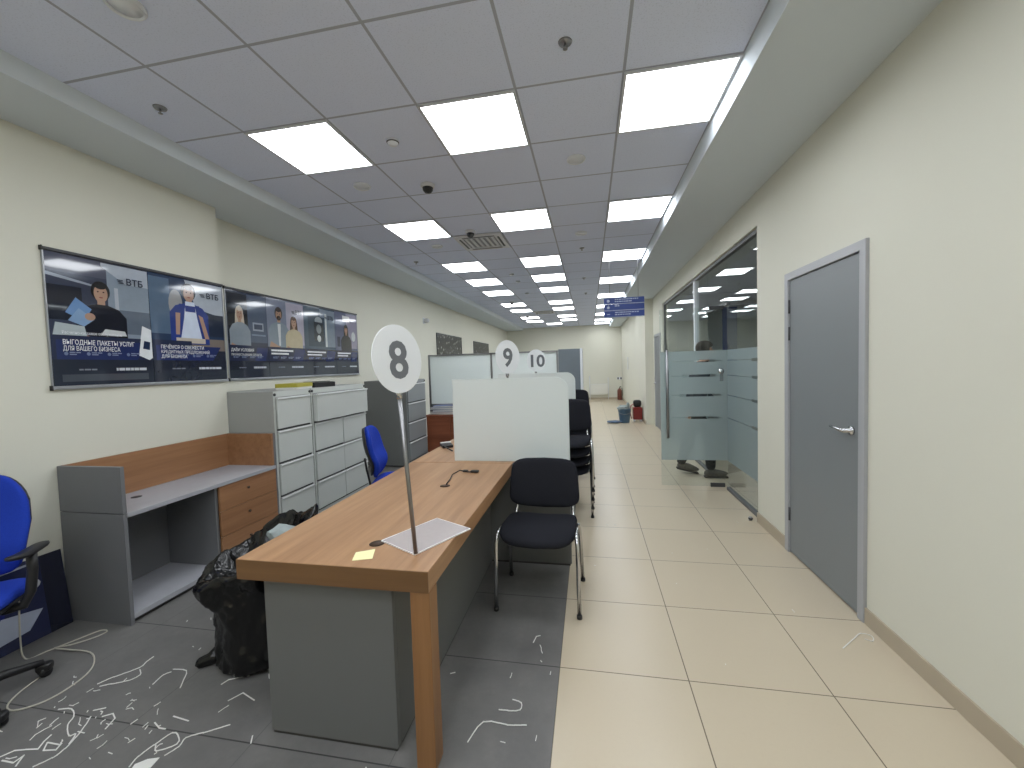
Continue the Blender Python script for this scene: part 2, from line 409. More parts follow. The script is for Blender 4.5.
for a, e, lo in ((.02, .975, .035), (.98, 1.75, 2.13), (1.75, 2.29, .035), (2.36, L-.03, .035)):
    p = bx('pane', -.004, .004, a+.002, e-.002, lo, 2.63, MT['glass'], wn)
    if lo < 1:
        w_ = e-a
        cuts = [(z, .026, a+.02, a+.24) if a < .5 else (z, .026, a+w_*.4, a+w_*.7) for z in SLOTS] + [(z, .005, a+.24, e) for z in SLOTS]
        film(wn, a+.004, e-.004, .335, 1.6, cuts, lambda u, v: (-.0055, u, v))
# open glass door
gd = thing('door_3', 'frosted glass door of the side office, swung open into the hall', 'door', (1.51, 5.03, 0)); gd['kind'] = 'structure'
DW = .70
bx('pane', -DW, .03, -.005, .005, .035, 2.09, MT['glass'], gd)
cuts = [(z, .028, -DW+a, -DW+e) for z, a, e in zip(SLOTS, (.40, .245, .21, .30), (.60, .60, .655, .63))] + [(z, .005, -DW+.12, -.03) for z in SLOTS]
film(gd, -DW+.002, .028, .335, 1.6, cuts, lambda u, v: (u, -.0065, v))
h = MB(); h.tube([(-DW+.07, -.05, .6), (-DW+.07, -.05, 1.62)], .016, seg=12)
for z in SLOTS[0], SLOTS[3]: h.tube([(-DW+.07, -.05, z), (-DW+.07, -.006, z)], .008)
h.build('pull_bar', MT['steel'], gd)
h = MB(); h.box(-.16, -.005, -.012, .012, .025, .07); h.box(-.16, -.005, -.012, .012, 2.06, 2.1); h.build('patch_fitting', MT['darkgrey'], gd, .003)
h = MB(); h.lathe([(0, 0), (.03, 0), (.03, .01), (0, .01)], c=(-.04, -.006, 1.36), R=Matrix.Rotation(PI/2, 3, 'X')); h.box(-.055, -.02, -.016, -.006, 1.25, 1.33); h.build('lock', MT['chrome'], gd)

# ================================================================ CEILING THINGS
def lampat(c, r, label, grp):
    x, y = CX+.6*c+.3, CY+.6*r+.3
    t = thing('ceiling_light', label, 'ceiling light', (x, y, CEIL), 0, grp)
    f = MB(); s_ = .297; i_ = .283
    for a in ((-s_, s_, -s_, -i_), (-s_, s_, i_, s_), (-s_, -i_, -i_, i_), (i_, s_, -i_, i_)): f.box(a[0], a[1], a[2], a[3], -.012, -.0005)
    f.build('frame', MT['lampframe'], t)
    bx('diffuser', -i_, i_, -i_, i_, -.008, -.0006, MT['lamp'], t)
ORD = ['nearest', 'second', 'third', 'fourth', 'fifth', 'sixth', 'seventh', 'eighth', 'ninth', 'tenth', 'eleventh']
def row(c, rows, name):
    for k, r in enumerate(rows):
        lampat(c, r, f'{ORD[k]} bright square ceiling panel of the {name}, counted from the viewer', 'square ceiling light panels')
row(-2, [0, 3, 6, 8, 10, 13, 15, 18, 20], 'left row'); row(0, [0, 3, 6, 8, 10, 13, 15, 18, 20], 'middle row')
row(2, [0, 3, 6, 9, 12, 15, 18, 21, 23], 'right row'); lampat(-1, 22, 'lone square ceiling panel at the far wall between two rows', 'square ceiling light panels')
for c in (-2, 0, 2):  # panels added out of view to brighten the near floor and ceiling
    for r, wd in ((-3, 'just above'), (-5, 'a little behind'), (-7, 'well behind')):
        lampat(c, r, f'unseen square ceiling panel added to the {"left" if c < 0 else "right" if c else "middle"} row, {wd} the viewer', 'square ceiling light panels')
def speaker(x, y, label):
    t = thing('ceiling_speaker', label, 'ceiling speaker', (x, y, CEIL), 0, 'round ceiling speakers')
    MB().lathe([(.072, 0), (.072, -.008), (.065, -.016), (.06, -.012), (.06, 0)][::-1], seg=28).build('rim', MT['white'], t)
    MB().lathe([(0, -.010), (.059, -.007), (.059, -.001), (0, -.001)][::-1], seg=28).build('grille', MT['white'], t)
for x, y, l in ((-1.895, 1.476, 'nearest, at the top left edge'), (-1.875, 3.28, 'just behind the nearest left lamp'), (-.066, 3.27, 'behind the gap between nearest middle and right lamps'),
                (-1.897, 5.1, 'in the left row, before its third lamp'), (-.064, 5.09, 'between the second middle and right lamps')):
    speaker(x, y, 'round white ceiling speaker, ' + l)
def sprinkler(x, y, label):
    t = thing('sprinkler', label, 'sprinkler', (x, y, CEIL), 0, 'ceiling sprinkler heads')
    MB().lathe([(0, 0), (.035, 0), (.03, -.008), (0, -.01)][::-1], seg=16).build('rosette', MT['steel'], t)
    b = MB(); b.tube([(0, 0, -.01), (0, 0, -.03)], .005)
    for s_ in (-1, 1): b.tube([(0, 0, -.010), (s_*.01, 0, -.018), (0, 0, -.03)], .002)
    b.lathe([(0, -.03), (.012, -.032), (.012, -.034), (0, -.034)]); b.build('head', MT['steel'], t)
for x, y, l in ((-2.44, 2.055, 'over the left border of the ceiling'), (-.082, 2.1, 'before the gap of middle and right lamps'), (-.064, 5.75, 'past the middle of the ceiling'), (-2.48, 5.76, 'small, near the left border'),
                (-.062, 7.74, 'farther along the middle gap'), (-.04, 9.39, 'farthest along the middle gap')):
    sprinkler(x, y, 'small metal sprinkler head on the ceiling, ' + l)
def dome(x, y, label):
    t = thing('dome_camera', label, 'security camera', (x, y, CEIL), 0, 'dark dome cameras')
    MB().lathe([(0, 0), (.06, 0), (.058, -.02), (.045, -.028), (0, -.028)][::-1]).build('mount', MT['lampframe'], t)
    MB().lathe([(.045, -.028), (.042, -.05), (.028, -.068), (0, -.075)][::-1]).build('dome', MT['black'], t)
for x, y, l in ((-1.329, 3.4, 'between the two nearest lamps'), (-1.323, 4.66, 'right above the air grille'), (-1.84, 10.0, 'far down the left row'), (-1.9, 13.0, 'farthest down the left row')):
    dome(x, y, 'small dark dome camera on the ceiling, ' + l)
def detector(x, y, label):
    t = thing('smoke_detector', label, 'smoke detector', (x, y, CEIL), 0, 'smoke detectors')
    MB().lathe([(0, 0), (.042, 0), (.042, -.012), (.03, -.028), (0, -.032)][::-1]).build('body', MT['white'], t)
    MB().lathe([(.0425, -.013), (.04, -.016), (.0395, -.018), (.036, -.019)][::-1]).build('vent_ring', MT['darkgrey'], t)
for x, y, l in ((-1.297, 2.7, 'between the nearest left and middle lamps'), (-1.28, 6.99, 'beyond the air grille'), (-1.27, 7.6, 'second beyond the air grille'), (-1.3, 8.9, 'third beyond the air grille')):
    detector(x, y, 'small round smoke detector on the ceiling, ' + l)
ac = thing('air_grille', 'white square ceiling air conditioning cassette with dark slots', 'air conditioner', (CX-.3, CY+.6*4+.3, CEIL))
b = MB(); s_ = .295
for a in ((-s_, s_, -s_, -.2), (-s_, s_, .2, s_), (-s_, -.2, -.2, .2), (.2, s_, -.2, .2)): b.box(a[0], a[1], a[2], a[3], -.022, -.001)
b.build('panel', MT['lampframe'], ac, .004)
bx('cavity', -.2, .2, -.2, .2, -.004, -.0015, MT['steel'], ac)
for k in range(6): MB().box(-.185+k*.066, -.15+k*.066, -.19, .19, -.018, -.006).build('louvre', MT['lampframe'], ac)
b = MB()
for a in ((-.2, .2, -.25, -.225), (-.2, .2, .225, .25), (-.25, -.225, -.2, .2), (.225, .25, -.2, .2)): b.box(a[0], a[1], a[2], a[3], -.0235, -.021)
b.build('outlet_slot', MT['black'], ac)
ac2 = dup(ac, (CX-.3, CY+.6*16+.3, CEIL), 0, 'distant ceiling air cassette far down the hall, between the left and middle rows')
ac['group'] = ac2['group'] = 'ceiling air cassettes'
for x, y, wd in ((2.5, 4.5, 'nearer the hall'), (3.7, 6.3, 'at the back wall')):  # panels added out of sight to brighten the office and its frosted film
    t = thing('ceiling_light', 'unseen square ceiling panel added inside the glazed office, ' + wd, 'ceiling light', (x, y, SRZ), 0, 'added office ceiling panels')
    f = MB()
    for a in ((-.297, .297, -.297, -.283), (-.297, .297, .283, .297), (-.297, -.283, -.283, .283), (.283, .297, -.283, .283)): f.box(a[0], a[1], a[2], a[3], -.012, -.0005)
    f.build('frame', MT['lampframe'], t); bx('diffuser', -.283, .283, -.283, .283, -.008, -.0006, MT['lamp'], t)
# blue hanging direction sign
sg = thing('direction_sign', 'blue hanging direction sign with three rows of white lettering', 'sign', (.222, 6.0, 2.13))
W = .55
sg.location.z = 2.135
for k, (z0, z1) in enumerate(((.186, .272), (.094, .182), (0, .09))):
    p = bx('sign_row', 0, W, 0, .02, z0, z1, MT['navysign'], sg)
    bx('edge_line', 0, W, -.0015, 0, z0, z0+.006, MT['signtext'], p)
    ic = MB()
    if k < 2: ic.lathe([(0, 0), (.02, 0), (.02, .0015), (0, .0015)], c=(.06, 0, (z0+z1)/2), R=Matrix.Rotation(PI/2, 3, 'X'), seg=16)
    else: ic.box(.04, .08, -.0015, 0, z0+.04, z0+.047)
    ic.build('icon', MT['signtext'], p); b = MB()
    for j in range(2 if k != 1 else 1):
        x = .15; zc = z1-.03-.03*j
        while x < (.47 if (j + k) % 2 == 0 else .37) - (.17 if k == 1 else 0):
            l_ = random.uniform(.014, .04); b.box(x, x+l_, -.0015, 0, zc, zc+.014); x += l_+.008
    b.build('lettering', MT['signtext'], p)
for x in (.08, W-.08): MB().tube([(x, .01, .27), (x, .01, CEIL-2.135)], .003).build('hanger', MT['steel'], sg)
# left wall sensor
b = thing('wall_sensor', 'small pale security sensor high on the left wall', 'sensor', (XF, 8.26, 2.45))
MB().box(0, .02, -.05, .05, 0, .12).build('bracket', MT['white'], b, .005)
MB().lathe([(0, 0), (.045, .0), (.05, .06), (.03, .1), (0, .1)], c=(.02, 0, .06), R=Matrix.Rotation(PI/2, 3, 'Y')).build('housing', MT['lampframe'], b)

# ================================================================ WALL POSTERS
NAVY, NIGHT, SLATE, MIST, PALE, SKIN = (42, 48, 74), (40, 44, 58), (62, 72, 92), (132, 144, 158), (170, 178, 190), (172, 140, 122)
def ell(u, v, a, b_, n=18, a0=0): return [(u+a*math.cos(a0+2*PI*i/n), v+b_*math.sin(a0+2*PI*i/n)) for i in range(n)]
def rect(u0, u1, v0, v1): return [(u0, v0), (u1, v0), (u1, v1), (u0, v1)]
def bars(u, v, lens, h_): # tiny unreadable print
    out = []
    for l_ in lens: out.append(rect(u, u+l_, v, v+h_)); u += l_+.008
    return out
def poster(y0, y1, z0, z1, x, label, layers, texts, rx=0, group='advertising posters on the left wall', name='wall_poster', loc=None, cat='poster'):
    W, H = y1-y0, z1-z0
    t = thing(name, label, cat, loc or (x, y0, z0), 0, group)
    if rx: t.rotation_euler = (0, rx, 0)
    bx('sheet', 0, .004, 0, W, 0, H, colour(SLATE), t)
    b = MB(); d = .0042
    for k, (c, pts) in enumerate(layers):
        d = .0042 + .00015*k
        b.prism([(u*W, v*H) for u, v in pts], .0041, d, colour(c), fn=lambda u, v, q: (q, u, v))
    b.build('picture', None, t)
    for nm, body, u, v, s_, c, bold, u1 in texts:
        text(nm, body, s_*H, colour(c), t, frame((0, 1, 0), (0, 0, 1), (d+.0004, u*W, v*H)), .0002, bold*H, fit=(u1-u)*W)
    return t
WT = (236, 238, 242)
foot = lambda: [(NIGHT, rect(0, 1, 0, .2)), ] + [((120, 126, 138), r) for r in bars(.22, .115, (.04, .06, .05), .012)] + [((200, 204, 212), r) for r in bars(.58, .11, (.02, .06, .05, .03, .05, .08), .022)]
icons = lambda u0: [((110, 124, 160), ell(u0+.2*k, .245, .018, .014, 10)) for k in range(4)] + [((130, 142, 172), r) for k in range(4) for r in bars(u0+.03+.2*k, .25, (.05, .04), .008)] + [((130, 142, 172), r) for k in range(4) for r in bars(u0+.03+.2*k, .235, (.06,), .008)]
def person_figure(u, v, s_, skin, hairc, top, arms=True, longhair=False):
    K = 1.32
    L_ = [(hairc, ell(u, v+.015*s_, .075*s_, .085*s_))]
    if longhair: L_.append((hairc, [(u-.08*s_, v), (u-.1*s_, v-.2*s_), (u+.1*s_, v-.2*s_), (u+.08*s_, v)]))
    L_ += [(skin, rect(u-.03*s_, u+.03*s_, v-.13*s_, v-.05*s_)), (top, [(u-.2*s_, v-.5*s_), (u-.2*s_, v-.2*s_), (u-.14*s_, v-.13*s_), (u-.05*s_, v-.1*s_), (u+.05*s_, v-.1*s_), (u+.14*s_, v-.13*s_), (u+.2*s_, v-.2*s_), (u+.2*s_, v-.5*s_)]),
           (skin, ell(u, v-.005*s_, .055*s_, .075*s_))]
    if arms: L_ += [(skin, [(u-.2*s_, v-.42*s_), (u+.08*s_, v-.5*s_), (u+.1*s_, v-.45*s_), (u-.17*s_, v-.35*s_)])]
    L_ += [((60, 46, 44), ell(u+e_*.022*s_, v+.01*s_, .008*s_, .006*s_, 8)) for e_ in (-1, 1)] + [((140, 84, 78), ell(u, v-.038*s_, .016*s_, .006*s_, 8)), (hairc, ell(u, v+.062*s_, .05*s_, .03*s_, 12))]
    return [(c_, [(u+(a_-u)*K, b_) for a_, b_ in pts]) for c_, pts in L_]
P1 = [((70, 74, 92), rect(0, 1, .86, 1)), ((52, 58, 78), rect(0, .55, .38, .86)), (MIST, rect(.55, 1, .36, .96)), (PALE, [(.5, .96), (.75, .84), (1, .84), (1, .99), (.5, .99)]), ((96, 106, 120), rect(.6, 1, .42, .62)),
      ((30, 34, 48), rect(0, .3, .5, .76)), ((150, 158, 172), [(0, .85), (.4, .8), (.4, .785), (0, .825)]), ((170, 176, 188), rect(.62, .66, .45, .8))] + \
     person_figure(.48, .74, .95, SKIN, (30, 28, 32), (32, 34, 44)) + \
     [((104, 140, 186), [(.14, .56), (.3, .5), (.38, .6), (.24, .68)]), ((130, 160, 196), [(.16, .5), (.3, .46), (.4, .52), (.26, .6)]), (SKIN, ell(.36, .54, .05, .03)), ((176, 186, 190), [(.02, .38), (.32, .38), (.3, .46), (.05, .48)]), ((200, 204, 206), [(.45, .4), (.72, .4), (.7, .44), (.5, .45)]),
      (NAVY, rect(0, 1, .18, .385)), ((40, 50, 96), [(.04, .2), (.82, .2), (.95, .35), (.04, .35)]), ((224, 228, 232), [(.84, .24), (.96, .2), (1, .22), (1, .47), (.9, .5)]), ((40, 52, 80), [(.89, .3), (.97, .29), (.98, .36), (.91, .37)])] + icons(.12) + foot() + [((70, 74, 84), rect(.07, .93, .03, .085))]
P2 = [((44, 60, 88), rect(0, 1, .3, 1)), ((84, 104, 128), rect(0, .25, .45, .97)), (PALE, [(.45, .99), (.6, .72), (1, .66), (1, .99)]), ((150, 150, 152), ell(.32, .74, .09, .14)), ((40, 48, 66), rect(.75, 1, .45, .68)), ((120, 110, 104), rect(.3, 1, .3, .42))] + \
     person_figure(.5, .86, 1.0, SKIN, (34, 30, 30), (46, 62, 128), False) + \
     [((46, 62, 128), rect(.36, .64, .5, .75)), (SKIN, [(.3, .45), (.35, .45), (.37, .66), (.31, .66)]), (SKIN, [(.62, .66), (.68, .64), (.76, .42), (.7, .42)]), ((204, 214, 232), [(.36, .4), (.66, .4), (.6, .62), (.57, .78), (.45, .78), (.42, .62)]), ((52, 66, 130), rect(.44, .58, .68, .74)),
      ((190, 180, 168), rect(.3, .7, .37, .42)), (NAVY, rect(0, .5, .18, .39)), (NIGHT, rect(.8, 1, .18, .3)), ((40, 50, 100), [(.04, .2), (.78, .18), (.93, .34), (.04, .34)])] + icons(.12) + foot()
def generic(fig, bg, hi):
    return [(bg, rect(0, 1, .3, 1)), (hi, rect(.5, 1, .42, .98))] + fig + [(NAVY, rect(0, 1, .16, .38)), ((42, 52, 98), [(.62, .18), (.9, .18), (1, .36), (.7, .36)])] + icons(.12) + foot()
P3 = generic([((30, 34, 44), rect(.02, .5, .4, .97))] + person_figure(.3, .74, .95, SKIN, (196, 184, 168), (140, 150, 160), True, True) + [((120, 134, 156), rect(.58, .95, .5, .52)), ((150, 160, 176), rect(.62, .9, .56, .66)), ((64, 74, 96), rect(.65, .87, .58, .64))], (50, 58, 78), (78, 90, 112))
P4 = generic(person_figure(.3, .8, 1.0, SKIN, (60, 48, 42), (128, 140, 152)) + [((66, 50, 44), ell(.3, .755, .055, .03)), ((200, 204, 208), [(.26, .68), (.34, .68), (.32, .4), (.28, .4)])] + person_figure(.7, .72, .9, SKIN, (86, 66, 54), (186, 174, 146), True, True), (120, 128, 148), (168, 164, 180))
P5 = generic([((60, 74, 88), rect(.12, .65, .42, .86)), ((190, 200, 204), rect(.66, .72, .42, .92)), ((150, 160, 166), ell(.45, .8, .12, .06)), ((34, 44, 60), rect(.3, .6, .5, .78)), ((200, 206, 206), ell(.45, .54, .06, .05)), ((130, 138, 142), ell(.45, .68, .08, .07))], (72, 88, 104), (118, 132, 148))
P6 = generic(person_figure(.48, .72, .9, SKIN, (40, 34, 34), (34, 36, 46), False, True) + [((226, 228, 230), rect(.34, .66, .86, .95)), ((200, 206, 210), ell(.82, .62, .09, .08)), ((60, 64, 84), rect(.08, .2, .44, .6))], (96, 102, 128), (150, 146, 166))
logo = ('logo', 'ВТБ', .74, .84, .075, (42, 48, 66), .0014, .93)
# the logo's three slanted bars are drawn with the picture
bars3 = lambda: [((42, 48, 66), [(.655+.008*k, .87-.012*k), (.71+.004*k, .87-.012*k), (.712+.004*k, .876-.012*k), (.657+.008*k, .876-.012*k)]) for k in range(3)]
ZB, ZT = 1.455, 2.285
ya, ym, yb = 1.945, 2.535, 3.165
poster(ya, ym, ZB, ZT, XN+.006, 'leftmost wall poster, woman in dark shirt fanning blue cards', P1+bars3(),
       [('headline', 'ВЫГОДНЫЕ ПАКЕТЫ УСЛУГ', .09, .315, .052, WT, .0005, .79), ('subtitle', 'ДЛЯ ВАШЕГО БИЗНЕСА', .09, .268, .05, WT, .0001, .63), ('small_print', 'Расчетно-кассовое обслуживание', .09, .395, .032, WT, 0, .66), logo])
poster(ym+.004, yb, ZB, ZT, XN+.006, 'wall poster with a man in a white apron, second from left', P2+bars3(),
       [('headline', 'ПЕЧЁМСЯ О СВЕЖЕСТИ', .09, .31, .046, WT, .0005, .66), ('subtitle', 'КРЕДИТНЫХ ПРЕДЛОЖЕНИЙ', .09, .266, .042, WT, .0001, .74), ('small_print', 'ДЛЯ БИЗНЕСА', .09, .222, .042, WT, .0001, .42), logo])
y3 = [3.40, 3.905, 4.495, 5.12, 5.66]
labs = ['wall poster with a blonde woman with folded arms, third from left', 'wall poster with a bearded man beside a long haired woman, fourth from left', 'wall poster with pale kitchen objects in a window, fifth from left', 'rightmost of the six wall posters, woman in a dark jacket']
tx = [[('headline', 'ДАЁМ УСЛОВИЯ', .05, .31, .046, WT, .0005, .6), ('subtitle', 'ПРОЧНОСТЬ ВАШИХ СРЕДСТВ', .05, .26, .034, WT, 0, .8)], [], [], []]
ZB2, ZT2 = 1.455, 2.325
for k, (P, lb) in enumerate(zip((P3, P4, P5, P6), labs)):
    Q = list(P)
    if not tx[k]: Q += [(WT, r) for r in bars(.06, .325, (.14, .05, .24, .12), .022)] + [(WT, r) for r in bars(.06, .285, (.04, .16, .1, .12), .02)]
    if k: Q += bars3()
    poster(y3[k], y3[k+1]-.004, ZB2, ZT2, XF+.006, lb, Q, tx[k]+([logo] if k in (1, 2) else []))
def rail(y0, y1, x, zb, zt, label):
    t = thing('poster_rail', label, 'poster rail', (x, y0, 0), 0, 'poster rails')
    bx('top_rail', .001, .022, -.01, y1-y0+.01, zt+.001, zt+.02, MT['darkgrey'], t, .003)
    bx('bottom_rail', .001, .022, -.01, y1-y0+.01, zb-.022, zb-.001, MT['alu'], t, .003)
    bx('end_cap', .001, .024, -.016, -.0105, zt-.004, zt+.024, MT['black'], t); bx('end_cap', .001, .024, -.016, -.0105, zb-.026, zb+.004, MT['black'], t)
    MB().box(.001, .014, -.009, -.002, zb, zt).box(.001, .014, y1-y0+.002, y1-y0+.009, zb, zt).build('side_strip', MT['alu'], t)
rail(ya, yb, XN, ZB, ZT, 'long aluminium poster rail around the two nearest wall posters')
rail(y3[0], y3[-1], XF, ZB2, ZT2, 'long aluminium poster rail around the four farther wall posters')
def picture(y0, y1, z0, z1, label):
    t = thing('wall_picture', label, 'picture', (XF, y0, z0), 0, 'dark speckled pictures')
    W, H = y1-y0, z1-z0
    bx('print', .003, .018, .012, W-.012, .012, H-.012, MT['speckle'], t)
    f = MB(); f.prism([(0, 0), (W, 0), (W, H), (0, H)], .001, .003, fn=lambda u, v, q: (q, u, v))
    for a in ((0, W, 0, .012), (0, W, H-.012, H), (0, .012, .012, H-.012), (W-.012, W, .012, H-.012)): f.box(.003, .024, a[0], a[1], a[2], a[3])
    f.build('frame', MT['darkgrey'], t)
picture(8.95, 10.8, 1.4, 2.31, 'dark speckled black and white picture on the left wall, nearer one')
picture(12.0, 13.85, 1.4, 2.28, 'smaller looking dark speckled picture on the left wall, farther one')

# ================================================================ LOW HUTCH CABINET
hx0, hx1, hy0, hy1 = XN+.012, -2.745, 1.925, 3.155
hc = thing('low_cabinet', 'long low grey cabinet with wooden back rail and wooden drawers by the left wall', 'cabinet', (hx0, hy0, 0))
D, W = hx1-hx0, hy1-hy0
side = MB().box(0, D, 0, .022, .0, .68).box(0, D, 0, .022, .684, .965); side.build('side_panel', MT['hutch'], hc, .0015)
bx('inner_panel', .02, D-.02, .62, .64, .062, .655, MT['hutch'], hc)
bx('side_panel', 0, D-.01, W-.022, W, 0, .965, MT['hutch'], hc)
bx('counter', .02, D+.004, .0225, W-.0225, .655, .682, MT['hutchtop'], hc, .0015)
bx('bottom_board', .02, D-.004, .0225, W-.0225, .03, .06, MT['hutchtop'], hc)
bx('plinth', .04, D-.03, .0225, W-.0225, 0, .03, MT['kick'], hc)
bx('back_panel', 0, .018, .0225, W-.0225, .062, .655, MT['hutch'], hc)
bx('back_rail', 0, .02, .0225, W-.0225, .683, .965, MT['walnut'], hc)
bx('end_rail', .021, D-.012, W-.045, W-.0225, .683, .965, MT['walnut'], hc)
bx('end_rail', .021, D-.012, .0225, .026, .683, .963, MT['walnut'], hc)
for k, (z0, z1) in enumerate(((.464, .652), (.27, .46), (.066, .266))):
    d = bx('drawer', D-.02, D-.001, .645, W-.0235, z0, z1, MT['walnut'], hc, .0015)
    MB().lathe([(0, 0), (.007, 0), (.011, .012), (0, .014)], c=(D-.001, .9, (z0+z1)/2+.02), R=Matrix.Rotation(PI/2, 3, 'Y'), seg=10).build('knob', MT['grommet'], d)
MB().lathe([(0, 0), (.03, 0), (.03, .002), (0, .002)], c=(.18, .3, .6821)).build('grommet', MT['darkgrey'], hc)

# ================================================================ FILING CABINETS
def filing(y0, y1, xf, xb, z, cols, mats, label, wide=False):
    t = thing('filing_cabinet', label, 'filing cabinet', (xf, y0, 0), 0, 'filing cabinets along the left wall')
    W = y1-y0; body, sidem = mats
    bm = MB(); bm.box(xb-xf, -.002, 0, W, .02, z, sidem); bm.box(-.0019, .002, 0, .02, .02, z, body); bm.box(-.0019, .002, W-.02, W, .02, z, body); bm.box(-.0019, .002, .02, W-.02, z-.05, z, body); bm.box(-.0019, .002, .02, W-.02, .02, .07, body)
    bm.box(xb-xf+.02, -.02, .02, W-.02, 0, .0195, MT['black'])
    bm.build('body', None, t, .002)
    cw = (W-.044)/cols; rh = (z-.05-.075)/4
    for r in range(4):
        zt_ = z-.055-r*rh
        for c in range(cols):
            if wide and r == 0:
                if c: continue
                a, e, o = .025, W-.025, .05
            else: a, e, o = .022+c*cw+.004, .022+(c+1)*cw-.004, random.uniform(.012, .02)
            d = MB(); d.box(.0025, o, a, e, zt_-rh+.018, zt_-.014)
            if o > .04: d.box(-.2+.2, o-.018, a+.012, e-.012, zt_-rh+.03, zt_-.03)
            d = d.build('drawer', body, t, .003)
            bx('drawer_lip', o-.006, o+.010, a, e, zt_-.0165, zt_-.002, MT['cablip'], d, .002)  # lip coloured whiter than the drawer to give the flange its highlight
            if not (wide and r == 1 and c): bx('drawer_gap_shade', .0021, .004, a, e, zt_-rh+.003, zt_-rh+.0175, MT['black'], d)  # black strip stands in for the shade below each drawer
    for yy in (.012, W-.012): MB().lathe([(0, 0), (.013, 0), (.013, .008), (0, .008)], c=(.0021, yy, z-.028), R=Matrix.Rotation(PI/2, 3, 'Y'), seg=12).build('corner_plug', MT['black'], t)
    return t
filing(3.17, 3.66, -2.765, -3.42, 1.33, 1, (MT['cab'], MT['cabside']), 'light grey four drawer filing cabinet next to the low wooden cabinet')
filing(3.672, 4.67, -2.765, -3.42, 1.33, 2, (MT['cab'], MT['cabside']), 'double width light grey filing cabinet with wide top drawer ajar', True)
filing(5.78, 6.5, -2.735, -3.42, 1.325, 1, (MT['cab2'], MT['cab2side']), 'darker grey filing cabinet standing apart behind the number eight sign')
# things lying on the cabinets
yb_ = thing('booklet', 'yellow covered booklet lying on the light grey filing cabinets under the posters', 'booklet', (-2.92, 3.64, 1.3305), .2)
MB().box(-.1, .1, -.16, .16, 0, .02).build('pages', MT['paper'], yb_); bx('cover', -.104, .104, -.164, .166, .0205, .058, MT['yellow'], yb_, .003)
bf = thing('black_folder', 'black folder lying behind the yellow booklet on the filing cabinet', 'folder', (-2.92, 3.99, 1.3305), -.15)
MB().prism([(-.1, 0), (.1, 0), (.1, .05), (.06, .055), (-.1, .02)], -.14, .16, fn=lambda u, v, q: (u, q, v)).build('cover', MT['black'], bf, .004)
bx('paper_sheet', -.09, .085, -.1, .1, .056, .06, MT['darkgrey'], bf)

# ================================================================ DESKS
DZ, DT = .76, .08
def desk(y0, y1, label, leg, endpanel, extra=False):
    t = thing('service_desk', label, 'desk', (-1.0, y0, 0), 0, 'row of service desks')
    x0, x1 = -.398, .410; L_ = y1-y0
    top = MB(); top.box(x0, x1, 0, L_, DZ-DT, DZ, MT['oak'])
    o = top.build('tabletop', None, t, .0025)
    if leg: bx('shaded_edge_band', x0, x1, -.0025, -.0002, DZ-DT, DZ-.001, MT['oakx'], o)  # front edge in darker oak, carrying the shade of that face
    ex0 = .24 if endpanel else x0+.055
    if endpanel:   # wide grey end panel that carries the screen
        bx('end_panel', x0+.055, .84, .0, .03, .012, DZ-DT-.001, MT['deskgrey'], t, .002)
        bx('bracket_shelf', x1+.002, .84, .0, .06, DZ-DT, DZ-.005, MT['deskgrey'], t, .002)
        bx('kick_strip', x0+.06, .83, -.002, .032, 0, .0115, MT['kick'], t)
    else:
        bx('end_panel', x0+.068, .235, .055, .08, .012, DZ-DT-.001, MT['deskgrey'], t, .002)
        bx('kick_strip', x0+.073, .228, .059, .075, 0, .0115, MT['kick'], t)
    bx('front_panel', .215, .235, .081 if not endpanel else .031, L_, .012, DZ-DT-.001, MT['deskgrey'], t, .002)
    bx('kick_strip', .218, .23, .1, L_-.01, 0, .0115, MT['kick'], t)
    if leg: bx('leg', x1-.075, x1, .003, .078, 0, DZ-DT-.001, MT['oakz'], t, .002)
    for gx, gy in ((.1, .2), (.1, L_-.6)):
        MB().lathe([(0, 0), (.03, 0), (.032, .0012), (0, .0015)], c=(gx, gy, DZ)).build('grommet', MT['grommet'], t)
    return t
desk(1.363, 2.995, 'nearest oak topped grey service desk with wooden leg', True, False)
desk(3.0, 4.645, 'second oak topped service desk, behind the first frosted screen', False, True)
desk(4.65, 6.3, 'third oak topped service desk, behind the second frosted screen', False, True)
# frosted acrylic screens
def acrylic(y, x0, x1, ztop, r, label):
    t = thing('acrylic_screen', label, 'screen', (x0, y, DZ), 0, 'frosted acrylic screens')
    W, H = x1-x0, ztop-DZ
    pts = [(0, 0.001), (W, 0.001), (W, H-r)] + arc((W-r, H-r), r, 0, PI/2, 8) + [(0, H)]
    MB().prism(pts, 0, .008, fn=lambda u, v, q: (u, q, v)).build('panel', MT['screen'], t)
    ed = arc((W-r, H-r), r-.002, 0, PI/2, 8)
    MB().tube([(W-.002, -.001, .02)]+[(u, -.001, v) for u, v in ed]+[(.002, -.001, H-.002)], .0022, seg=6).build('polished_edge', MT['pglass'], t)
    b = MB()
    for x in (.12, W*.42): b.box(x, x+.05, .009, .03, 0.0005, .04)
    b.build('foot_clamp', MT['steel'], t)
acrylic(3.062, -1.06, -.158, 1.402, .10, 'nearest frosted acrylic screen with a rounded corner, across the oak desks')
acrylic(4.70, -1.06, -.162, 1.402, .10, 'farther frosted acrylic screen peeping out behind the nearest one')
